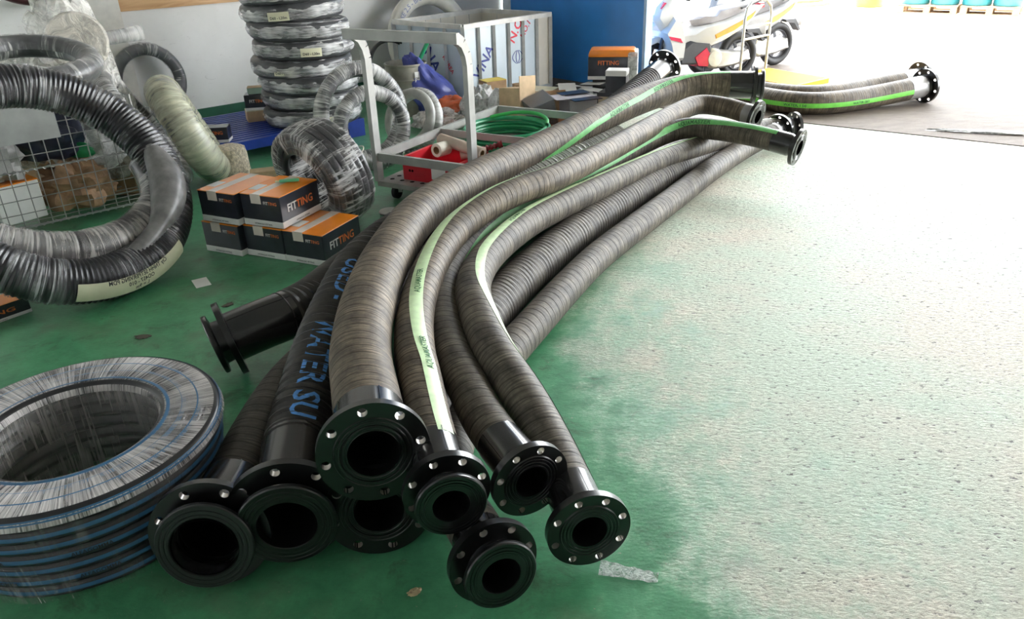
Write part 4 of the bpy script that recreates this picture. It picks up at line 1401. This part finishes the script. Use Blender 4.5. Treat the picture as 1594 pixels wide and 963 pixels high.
bin_text('VINA', .10, .25, .34, M_blueink)
bin_text('N.O', .09, .62, .58, M_redink, rot=1.0)
bin_text('NO.1', .055, .72, .58, M_redink, rot=.9)
bin_text('VINA', .11, .45, .42, M_blueink, side=1, rot=-1.0)
bin_text('KOREA', .04, .75, .35, M_redink, side=1, rot=-.9)
for k in range(4):          # globe emblem of curved bars
    a = -0.5 + k * .33
    out = [BN + bxv * (.585 + .010 * k) + V3((0, 0, .30 + .012 * j)) + bd * (.035 * math.sin(PI * j / 10) * (k - 1.5)) + (-(ctr - (cs[0] + cs[1]) / 2)).normalized() * -.0095 for j in range(11)]
    V = []
    for p in out:
        V += [p, p + bd * .010]
    F = [(2 * i, 2 * i + 1, 2 * i + 3, 2 * i + 2) for i in range(10)]
    obj('emblem_bar', (V, F, None), M_blueink, bn, smooth=False)

# ---------------------------------------------------------------- grey drum, blue tarp bag, green pole
t = thing('grey_drum', 'open worn grey drum with a white label left of the steel bin', 'drum', (-.86, 7.02, 0))
dm = Matrix.Translation((-.86, 7.02, 0))
obj('drum_wall', lathe([(.001, .01), (.17, .01), (.178, 0), (.178, .15), (.184, .16), (.178, .17), (.178, .30), (.184, .31), (.178, .32), (.180, .42), (.186, .425), (.186, .44), (.172, .44), (.168, .42), (.168, .03), (.001, .03)], 48, dm), plain('worn_grey_drum', (.27, .255, .21), rough=.6, var=.35, scale=8), t)
lb = V3((-.86, 7.02, 0))
side_label(t, lb, .188, -1.05, -.62, .22, .38, ['DN 65', 'L 20'], M_paper)
t = thing('tarp_bag', 'crumpled blue tarpaulin bag slumped against the grey drum', 'bag', (-.62, 7.04, 0))
V, F, U = blob(.19, .17, .30, 31, .22, 2.2, 40, 30, Matrix.Translation((-.62, 7.0, 0)))
V = [V3((-.62 + (v.x + .62) * (1.25 - v.z * 1.2) - max(0, v.z - .12) * .45, 7.0 + (v.y - 7.0) * (1.1 - v.z * .7), v.z)) for v in V]
obj('tarp', (V, F, U), plain('blue_tarpaulin', (.07, .09, .34), rough=.4, var=.3, scale=6, bump=.7), t)
t = thing('green_pole', 'short green pipe sticking up slanted out of the grey drum', 'pipe', (-.86, 7.02, .03))
obj('pipe', tube([V3((-.96, 7.0, .05)), V3((-.62, 7.12, .66))], .018, 14), M_greenpl, t)
t = thing('plastic_bag', 'orange plastic bag beneath the blue tarpaulin bag', 'bag', (-.46, 6.86, 0))
obj('bag_body', blob(.17, .13, .10, 41, .25, 2.6, 30, 20, Matrix.Translation((-.46, 6.86, 0))), plain('orange_bag', (.72, .16, .06), rough=.4, var=.2, bump=.5), t)
t = thing('plastic_bag', 'clear bag of orange parts on the floor behind the cart left rail', 'bag', (-.56, 6.42, 0))
obj('bag_body', blob(.2, .14, .09, 43, .2, 2.6, 34, 22, Matrix.Translation((-.56, 6.42, 0))), bagmat('clear_bag_outer', (.82, .78, .76), .55), t)
obj('contents', blob(.14, .1, .05, 44, .3, 3, 24, 16, Matrix.Translation((-.56, 6.42, .01))), plain('orange_parts', (.66, .22, .12), rough=.5, var=.3, scale=30), t)

# ---------------------------------------------------------------- heap of scrap boxes and bags in front of the bin


def tilted(name, label, cat, p, rot):
    t = thing(name, label, cat, p, rot=rot)
    t.scale = (1.2, 1.2, 1.2)
    return t


t = carton('cardboard_box', 'brown cardboard box with yellow top in front of the steel bin, half in a bag', V3((-.10, 6.95, .15)), .5, .20, .15, .13, M_card, plain('yellow_lid', (.78, .60, .08)))
t2 = thing('plastic_bag', 'grey clear crumpled bag under the yellow topped cardboard box', 'bag', (-.04, 6.9, 0))
obj('bag_body', blob(.26, .17, .12, 51, .2, 2.0, 44, 30, Matrix.Translation((-.04, 6.9, 0))), M_bag_grey, t2)
t2 = thing('plastic_bag', 'white knotted plastic bag right behind the right cart post', 'bag', (-.22, 6.62, 0))
V, F, U = blob(.17, .15, .16, 53, .3, 2.8, 36, 24, Matrix.Translation((-.20, 6.62, 0)))
V = [V3((-.20 + (v.x + .20) * (1.2 - v.z * 2), v.y, v.z * 1.1)) for v in V]
obj('bag_body', (V, F, U), M_bag_white, t2)
t2 = thing('plastic_bag', 'white cloth-like bag between the knotted bag and the leaning cardboard', 'bag', (-.02, 6.42, 0))
V, F, U = blob(.12, .1, .16, 57, .3, 2.8, 36, 24, Matrix.Translation((-.02, 6.42, 0)))
obj('bag_body', (V, F, U), M_bag_white, t2)
t2 = thing('clay_bowl', 'small round orange brown bowl peeping between the white bags', 'bowl', (-.12, 6.30, 0))
obj('bowl', lathe([(.001, .004), (.04, .002), (.07, .05), (.082, .10), (.076, .10), (.06, .04), (.001, .01)], 28, Matrix.Translation((-.12, 6.30, 0))), plain('terracotta', (.52, .24, .12), rough=.6), t2)
t = tilted('cardboard_box', 'empty cardboard box leaning on edge behind the cart rear rail', 'box', (.10, 6.28, .012), (-.1, .10, .75))
obj('carton_body', box(.15, .2, .26, (0, 0, 0), .003), M_card_lt, t, world=False, smooth=False)
obj('open_flap', box(.15, .004, .08, (0, -.1, .255)), M_card_lt, t, world=False, smooth=False)
t = carton('cardboard_box', 'small plain brown box behind the leaning cardboard, in front of the bin', V3((.15, 7.15, .11)), .4, .13, .1, .09, M_card, M_card)
t2 = thing('cardboard_box', 'brown box supporting the small plain box in front of the bin', 'box', (.15, 7.16, 0), .3)
obj('carton_body', box(.2, .16, .108, (0, 0, 0), .003), M_card, t2, world=False, smooth=False)
t = carton('carton', 'flat white and yellow carton on the scrap heap below the blue panel', V3((.30, 6.86, .13)), -.45, .29, .22, .075, M_card_lt, plain('white_yellow_lid', (.78, .72, .52), rough=.4))
t2 = thing('cardboard_box', 'dark box under the flat white and yellow carton', 'box', (.31, 6.88, 0), -.3)
obj('carton_body', box(.26, .2, .128, (0, 0, 0), .003), M_navy, t2, world=False, smooth=False)
t = tilted('carton', 'dark blue carton in clear plastic tilted on its corner in the scrap heap', 'box', (.30, 6.24, .015), (.25, -.30, .4))
obj('carton_body', box(.17, .15, .22, (0, 0, 0), .003), M_navy, t, world=False, smooth=False)
obj('plastic_wrap', box(.186, .166, .23, (0, 0, -.004), .01), bagmat('clear_bag_on_carton', (.8, .82, .84), .14), t, world=False)
t = tilted('cardboard_box', 'open brown cardboard box with raised flaps beside the tilted dark carton', 'box', (.43, 6.47, 0), (0, 0, .2))
for nm, g_ in (('front_side', box(.17, .005, .17, (0, -.08, 0))), ('rear_side', box(.17, .005, .2, (0, .08, 0))), ('left_side', box(.005, .16, .17, (-.085, 0, 0))), ('right_side', box(.005, .16, .19, (.085, 0, 0))), ('bottom', box(.17, .16, .005))):
    obj(nm, g_, M_card, t, world=False, smooth=False)
t2 = thing('clay_bowl', 'wide orange bowl in front of the open brown cardboard box', 'bowl', (.40, 6.10, 0))
obj('bowl', lathe([(.001, .004), (.06, .002), (.10, .05), (.115, .09), (.108, .09), (.09, .045), (.001, .012)], 32, Matrix.Translation((.40, 6.10, 0))), plain('orange_clay', (.60, .25, .12), rough=.55), t2)
t = tilted('cardboard_box', 'grey box with dark open flaps right of the brown open box', 'box', (.585, 6.24, 0), (0, 0, .35))
M_greybox = plain('grey_box_board', (.36, .34, .36), rough=.6)
obj('carton_body', box(.2, .17, .21, (0, 0, 0), .003), M_greybox, t, world=False, smooth=False)
obj('flap', box(.2, .09, .004, (0, -.12, .212)), M_navy, t, world=False, smooth=False)
obj('flap', box(.1, .17, .004, (-.14, 0, .214)), M_greybox, t, world=False, smooth=False)
obj('flap', box(.2, .1, .004, (0, .08, .218)), M_navy, t, world=False, smooth=False)
t2 = thing('paper_heap', 'loose heap of white papers in front of the blue panel', 'paper', (.62, 6.86, 0))
obj('paper_mound', blob(.22, .16, .11, 61, .2, 2.5, 28, 18, Matrix.Translation((.62, 6.86, 0))), M_paper, t2)
for i in range(9):
    mm_ = Matrix.Translation((.62 + .17 * math.cos(i * 2.4), 6.84 + .1 * math.sin(i * 2.4), .135 + .012 * i)) @ Matrix.Rotation(i * .9, 4, 'Z') @ Matrix.Rotation(.25 * math.sin(i * 2), 4, 'X')
    obj('sheet', box(.15, .2, .002, (0, 0, 0), mat=mm_), M_paper, t2, smooth=False)
# dark carton stack by the blue panel
stk = V3((.88, 6.55, 0))


def dark_carton(label, p, rz, sx_, sy_, sz_, band=True, white_top=False):
    t = thing('carton', label, 'box', p, rz, 'dark cartons by the blue panel')
    obj('carton_body', box(sx_, sy_, sz_, (0, 0, 0), .003), M_navy, t, world=False, smooth=False)
    if band:
        obj('yellow_band', box(sx_ * .9, .002, sz_ * .55, (0, -sy_ / 2 - .0015, sz_ * .15)), plain('dull_yellow_band', (.58, .50, .34), rough=.5), t, world=False, smooth=False)
    if white_top:
        obj('white_lid', box(sx_ + .004, sy_ + .004, .045, (0, 0, sz_ - .04), .003), M_white, t, world=False, smooth=False)
    return t


dark_carton('bottom dark carton with yellow band in the stack by the blue panel', stk, -.45, .26, .24, .115)
dark_carton('second dark carton with pale yellow band in the stack by the blue panel', stk + V3((.05, .05, .117)), -.42, .25, .22, .095)
dark_carton('upright dark carton with white lid on the stack by the blue panel', stk + V3((.06, .02, .214)), -.30, .17, .15, .175, False, True)
t = thing('carton', 'rear support carton below the big orange topped carton', 'box', stk + V3((.07, .42, 0)), -.35)
obj('carton_body', box(.3, .2, .258, (0, 0, 0), .003), M_navy, t, world=False, smooth=False)
t = thing('fitting_carton', 'big wrapped orange topped fitting carton highest in the stack by the blue panel', 'box', stk + V3((.07, .40, .26)), -.18)
obj('carton_body', box(.41, .22, .19, (0, 0, 0), .004), M_navy, t, world=False, smooth=False)
obj('white_band', box(.413, .223, .03, (0, 0, .002), .002), M_white, t, world=False, smooth=False)
V, F, U = box(.413, .223, .065, (0, 0, .185), .02, 2)
V = [V3((v.x * (1 - max(0, v.z - .2) * 1.6), v.y, v.z)) for v in V]
obj('orange_top', (V, F, U), M_orange, t, world=False)
obj('frayed_wrap', box(.09, .232, .235, (.175, 0, .0), .02, 2), M_bag_white, t, world=False)
place_text(t, 'FITTING', .035, (-.03, -.1115, .125), (1, 0, 0), (0, 0, 1), M_orange_txt)

# ---------------------------------------------------------------- platform trolley with yellow deck
q0, q1 = V3((2.30, 7.72, 0)), V3((2.62, 7.95, 0))
tv = V3((.36, -.62, 0))
tr = thing('platform_trolley', 'platform trolley with yellow deck and cream tube handle in front of the scooters', 'trolley', q0)
M_yel = plain('yellow_deck_plastic', (.62, .42, .004), rough=.7, var=.05, spec=.2)
M_creamtube = plain('cream_tube', (.74, .70, .60), rough=.35)
e_ = (q1 - q0).normalized()
dkk = [q0 - e_ * .06, q1 + e_ * .06, q1 + e_ * .06 + tv, q0 - e_ * .06 + tv]
V, F, U = slab(dkk[0], dkk[1], dkk[2], dkk[3], .075, .115)
obj('deck', (V, F, U), M_yel, tr, smooth=False)
obj('bumper', join(*[flat_bar(Zv(dkk[i], .092), Zv(dkk[(i + 1) % 4], .092), .02, .045) for i in range(4)]), plain('amber_bumper', (.85, .48, .01), rough=.45), tr, smooth=False)
hp_ = [Zv(q0, .12), Zv(q0, .62), Zv(q0 + e_ * .02, .71), Zv(q0 + e_ * .08, .765), Zv(q0 + e_ * .19, .785), Zv(q1 - e_ * .09, .765), Zv(q1 - e_ * .02, .71), Zv(q1, .62), Zv(q1, .12)]
gsx = [tube([a, b_], .014, 10) for a, b_ in zip(hp_, hp_[1:])]
obj('handle', join(*gsx), M_creamtube, tr, kind='stuff')
for z in (.43, .54):
    obj('cross_bar', tube([Zv(q0, z), Zv(q1, z + .01)], .011, 10), M_creamtube, tr)
for p in dkk:
    pc_ = p.lerp((dkk[0] + dkk[2]) / 2, .2)
    obj('caster', lathe([(.001, -.014), (.032, -.014), (.037, -.008), (.037, .008), (.032, .014), (.001, .014)], 22, frame((pc_.x, pc_.y, .037), e_)), M_rubber_tyre, tr)

# ---------------------------------------------------------------- scooters
M_dkpl = plain('dark_grey_plastic', (.055, .055, .062), rough=.45)
M_eng = plain('engine_alloy', (.45, .44, .42), rough=.4, metal=.5)
M_chrome = plain('chrome', (.75, .75, .75), rough=.15, metal=.9)
M_lamp = plain('lamp_lens', (.75, .78, .8), rough=.1, coat=.5)


def scooter(label, c, yaw, body, seat, accent, accent2, lower):
    t = thing('scooter', label, 'motorbike', c, yaw, 'parked scooters')
    P = lambda nm, g_, mt, sm=True, par=None: obj(nm, g_, mt, par or t, world=False, smooth=sm)
    for nm, x, R in (('front_wheel', .62, .235), ('rear_wheel', -.60, .235)):
        wm = frame((x, 0, R + .05), (0, 1, 0))
        w = P(nm, torus(R - .0, .05, 48, 14, wm), M_rubber_tyre)
        P('rim', lathe([(.175, -.03), (.19, -.02), (.19, .02), (.175, .03), (.165, .02), (.165, -.02), (.175, -.03)], 40, wm), M_dkpl, True, w)
        for k in range(5):
            a = k * 2 * PI / 5
            P('spoke', flat_bar(V3((x + .03 * math.cos(a), 0, R + .05 + .03 * math.sin(a))), V3((x + .175 * math.cos(a), 0, R + .05 + .175 * math.sin(a))), .03, .03, V3((0, 1, 0))), M_dkpl, False, w)
        P('brake_disc', lathe([(.05, .035), (.11, .035), (.11, .039), (.05, .039), (.05, .035)], 30, wm), M_chrome, True, w)
    P('front_fender', prism([(.34, .42), (.44, .54), (.60, .60), (.78, .55), (.90, .43), (.86, .43), (.74, .50), (.60, .545), (.47, .49), (.40, .40)], .14), body)
    for sy_ in (-.085, .085):
        P('fork_leg', tube([V3((.62, sy_, .285)), V3((.50, sy_, .72))], .022, 12), M_dkpl)
    P('front_cowl', prism([(.46, .62), (.40, .86), (.44, 1.02), (.56, 1.05), (.68, .94), (.72, .80), (.60, .66)], .36, .4), body)
    P('cowl_flash', prism([(.45, .86), (.50, .98), (.60, 1.0), (.66, .92), (.60, .90)], .34, .2), accent)
    P('headlight', prism([(.62, .78), (.66, .90), (.725, .86), (.73, .78), (.68, .72)], .26, .25), M_lamp)
    P('leg_shield', prism([(.30, .30), (.28, .50), (.36, .82), (.47, .84), (.60, .66), (.52, .52), (.46, .30)], .46, .2), body)
    P('shield_flash', prism([(.34, .52), (.38, .58), (.56, .62), (.52, .57)], .475, .1), accent)
    P('floor_tunnel', prism([(.36, .26), (.40, .40), (.20, .54), (-.10, .50), (-.16, .30), (.10, .24)], .38, .2), lower)
    P('side_panel', prism([(.24, .46), (.30, .58), (.10, .68), (-.30, .74), (-.70, .86), (-.84, .88), (-.60, .64), (-.30, .50), (-.02, .42)], .36, .3), body)
    P('side_stripe', prism([(-.12, .52), (-.10, .57), (-.50, .72), (-.72, .83), (-.66, .75), (-.40, .61)], .375, .1), accent2)
    P('seat', prism([(.16, .70), (.20, .76), (.08, .80), (-.14, .78), (-.22, .86), (-.58, .92), (-.70, .88), (-.62, .82), (-.26, .72), (-.04, .68)], .28, .3), seat)
    P('grab_rail', join(tube([V3((-.50, .15, .86)), V3((-.78, .13, .93)), V3((-.82, 0, .94)), V3((-.78, -.13, .93)), V3((-.50, -.15, .86))], .014, 8)), M_dkpl)
    P('tail_lamp', prism([(-.82, .82), (-.80, .90), (-.88, .90), (-.90, .84)], .16, .2), M_red)
    P('rear_fender', prism([(-.66, .60), (-.86, .60), (-.98, .44), (-.94, .43), (-.84, .54), (-.68, .56)], .12, .1), M_dkpl)
    P('plate', box(.006, .17, .13, (-.94, 0, .50)), M_white, False)
    P('engine_case', prism([(.02, .22), (.04, .36), (-.16, .40), (-.46, .36), (-.68, .36), (-.72, .24), (-.50, .18), (-.20, .16)], .28, .25, None, .02), M_eng)
    P('engine_cover', lathe([(.001, .05), (.09, .045), (.115, .02), (.12, -.02)], 30, frame((-.14, .16, .30), (0, 1, 0))), plain('cream_engine_cover', (.70, .66, .52), rough=.4))
    P('exhaust', tube([V3((-.20, -.14, .24)), V3((-.45, -.17, .26)), V3((-.90, -.18, .38))], lambda s: .03 + .03 * min(1, s * 2), 16), M_eng)
    P('swing_panel', prism([(.10, .22), (.16, .34), (-.02, .46), (-.10, .34), (-.06, .20)], .40, .15), accent)
    P('handlebar', tube([V3((.38, -.33, 1.02)), V3((.42, -.18, 1.04)), V3((.46, 0, 1.03)), V3((.42, .18, 1.04)), V3((.38, .33, 1.02))], .015, 10), M_dkpl)
    for sy_ in (-1, 1):
        P('grip', tube([V3((.42, .2 * sy_, 1.037)), V3((.37, .35 * sy_, 1.018))], .02, 12), M_rubber_tyre)
        st = P('mirror_stem', tube([V3((.43, .2 * sy_, 1.04)), V3((.42, .27 * sy_, 1.2))], .007, 8), M_dkpl)
        P('mirror', prism([(.37, 1.18), (.36, 1.25), (.42, 1.28), (.47, 1.25), (.46, 1.18)], .11, .3, None, .31 * sy_), M_dkpl, True, st)
    P('stand', tube([V3((-.05, .12, .2)), V3((-.02, .24, .0))], .012, 8), M_dkpl)
    t.scale = (.8, .8, .8)
    return t


yaw = math.radians(203)
M_whitebody = plain('white_grey_scooter_paint', (.70, .69, .66), rough=.25, coat=.6, var=.04)
M_greybody = plain('silver_grey_scooter_paint', (.40, .40, .40), rough=.3, coat=.5, var=.08)
M_redacc = plain('scooter_red', (.66, .015, .07), rough=.25, coat=.5)
M_oracc = plain('scooter_orange_flash', (.85, .42, .06), rough=.3)
M_seatg = plain('grey_seat_vinyl', (.36, .34, .35), rough=.5)
scooter('white scooter with red flashes and grey seat, front hidden behind the blue panel', (1.93, 8.0, 0), yaw - .06, M_whitebody, M_seatg, M_redacc, M_oracc, M_dkpl)
scooter('dark grey scooter parked beyond the cream trolley handle', (2.56, 8.62, 0), yaw + .04, M_greybody, plain('charcoal_seat', (.16, .155, .16), rough=.5), M_dkpl, M_oracc, M_dkpl)

# ---------------------------------------------------------------- far side of the yard
M_plank = plain('pallet_timber', (.22, .13, .065), rough=.8, scale=14)
M_teal = plain('teal_drum_plastic', (.008, .13, .16), rough=.5, var=.1)
pd = V3((1.37, -.96, 0)).normalized()
pn = V3((-pd.y, pd.x, 0))


def timber_pallet(label, p, w, d):
    t = thing('timber_pallet', label, 'pallet', p, math.atan2(pd.y, pd.x), 'timber pallets across the yard')
    for i in range(6):
        obj('plank', box(w, d / 8, .02, (w / 2, d * (i + .5) / 6, .11)), M_plank, t, world=False, smooth=False)
    for x in (.05, w / 2, w - .05):
        for y in (.05, d / 2, d - .05):
            obj('block', box(.09, .1, .09, (x, y, .02)), M_plank, t, world=False, smooth=False)
    for y in (.05, d / 2, d - .05):
        obj('skid', box(w, .1, .02, (w / 2, y, 0)), M_plank, t, world=False, smooth=False)
    return t


P0 = V3((6.38, 13.2, 0))
timber_pallet('left timber pallet carrying two teal drums across the yard', P0, .86, .8)
timber_pallet('right timber pallet carrying two teal drums across the yard', P0 + pd * .90, .80, .8)
dr0 = None
for i, lb in enumerate(('leftmost of the four teal drums', 'second from left of the four teal drums', 'third from left of the four teal drums', 'rightmost of the four teal drums')):
    p = P0 + pd * (.22 + .425 * i + (.02 if i > 1 else 0)) + pn * .24 + V3((0, 0, .131))
    if dr0 is None:
        t = dr0 = thing('teal_drum', lb + ' on pallets across the yard', 'drum', p, 0, 'teal drums across the yard')
        obj('drum_body', lathe([(.001, 0), (.19, 0), (.205, .02), (.21, .2), (.216, .21), (.216, .23), (.21, .24), (.21, .43), (.216, .44), (.216, .46), (.21, .47), (.205, .64), (.19, .66), (.001, .66)], 40), M_teal, t, world=False)
        obj('bung', lathe([(.03, .66), (.03, .675), (.001, .675)], 16, Matrix.Translation((.1, 0, 0))), M_white, t, world=False)
    else:
        dup(dr0, p, None, lb + ' on pallets across the yard')
t = thing('yellow_green_bin', 'bright yellow green bin at the top edge across the yard', 'bin', (6.43, 14.35, 0))
obj('bin_body', lathe([(.001, 0), (.22, 0), (.235, .03), (.26, .6), (.28, .62), (.28, .66), (.25, .66), (.24, .05), (.001, .04)], 40, Matrix.Translation((6.43, 14.35, 0))), plain('yellow_green_plastic', (.2, .4, .012), rough=.5), t)
t = thing('plank_pile', 'low pile of weathered planks across the yard, top edge of view', 'wood', (5.2, 14.75, 0), .2)
for i in range(4):
    obj('plank', box(1.1, .12, .04, (.15 * (i % 2), -.15 + .1 * i, .045 * (i // 2))), M_plank, t, world=False, smooth=False)
t = thing('metal_basket', 'small rusty wire basket at the right of the teal drums', 'basket', P0 + pd * 2.0 + pn * .1, math.atan2(pd.y, pd.x))
gsx = []
for k in range(9):
    gsx.append(tube([V3((.06 * k, 0, 0)), V3((.06 * k, .001, .34))], .008, 6))
    gsx.append(tube([V3((.06 * k, .3, 0)), V3((.06 * k, .301, .34))], .008, 6))
for k in range(5):
    z = .02 + .08 * k
    gsx.append(tube([V3((0, 0, z)), V3((.48, 0, z))], .008, 6))
    gsx.append(tube([V3((0, .3, z)), V3((.48, .3, z))], .008, 6))
    gsx.append(tube([V3((0, 0, z)), V3((0, .3, z))], .008, 6))
    gsx.append(tube([V3((.48, 0, z)), V3((.48, .3, z))], .008, 6))
obj('basket_mesh', join(*gsx), plain('rusty_wire', (.36, .26, .2), rough=.6), t, world=False, kind='stuff')
t = thing('wooden_stool', 'small brown four legged stool standing in the sunlit yard behind the scooters', 'stool', (3.55, 13.9, 0), .5)
for x in (-.13, .13):
    for y in (-.1, .1):
        obj('leg', flat_bar(V3((x * 1.2, y * 1.2, 0)), V3((x, y, .4)), .035, .035), plain('brown_stool', (.42, .28, .17), rough=.6), t, world=False, smooth=False)
obj('seat', box(.34, .27, .05, (0, 0, .39), .008), plain('brown_stool', (.42, .28, .17)), t, world=False, smooth=False)

# ---------------------------------------------------------------- small litter on the floor
t = thing('paper_scrap', 'small white paper scrap on the green floor before the cartons', 'paper', (-1.49, 3.40, 0), .55)
obj('sheet', box(.07, .11, .0015), M_paper, t, world=False, smooth=False)
t = thing('plastic_scrap', 'crumpled clear plastic scrap on the floor by the rightmost near flange', 'plastic', (.27, 1.46, 0), -.25)
V, F = [], []
for i in range(13):
    for j in range(5):
        V.append(V3((-.07 + .15 * i / 12, -.022 + .05 * j / 4 * (1 - .3 * i / 12), .004 + .012 * abs(noise.noise(V3((i * .7, j * .9, 2)))))))
for i in range(12):
    for j in range(4):
        b_ = i * 5 + j
        F.append((b_, b_ + 5, b_ + 6, b_ + 1))
obj('film', (V, F, None), bagmat('clear_scrap', (.8, .82, .8), .5, 60), t, world=False)
t = thing('torn_tag', 'torn twist of brown tape on the floor under the near flanges', 'tape', (-.27, 1.42, 0), .4)
obj('twist', blob(.018, .009, .008, 71, .4, 3, 14, 10), plain('brown_tape', (.45, .36, .2), rough=.5), t, world=False)
t = thing('plastic_strip', 'torn white plastic strip flattened on the outer slab at the right', 'plastic', (3.55, 5.62, .004), math.atan2(E2.y, E2.x) + .25)
obj('strip', blob(.34, .035, .012, 73, .4, 3, 30, 8), M_bag_white, t, world=False)
for i, (x, y, r_) in enumerate(((-1.55, 2.86, .03), (-1.28, 3.14, .026), (-1.12, 3.0, .02), (-.95, 3.2, .02))):
    t = thing('floor_chip', ('chipped dark spot in the green paint nearest the big coil', 'chipped spot in the green paint left of the paper scrap', 'chipped spot in the green paint before the cartons', 'chipped spot in the paint nearest the corrugated hose')[i], 'chip', (x, y, 0), i)
    obj('chip', blob(r_, r_ * .6, .003, 80 + i, .5, 3, 16, 6), plain('chip_dirt', (.09, .08, .06), rough=.9), t, world=False)
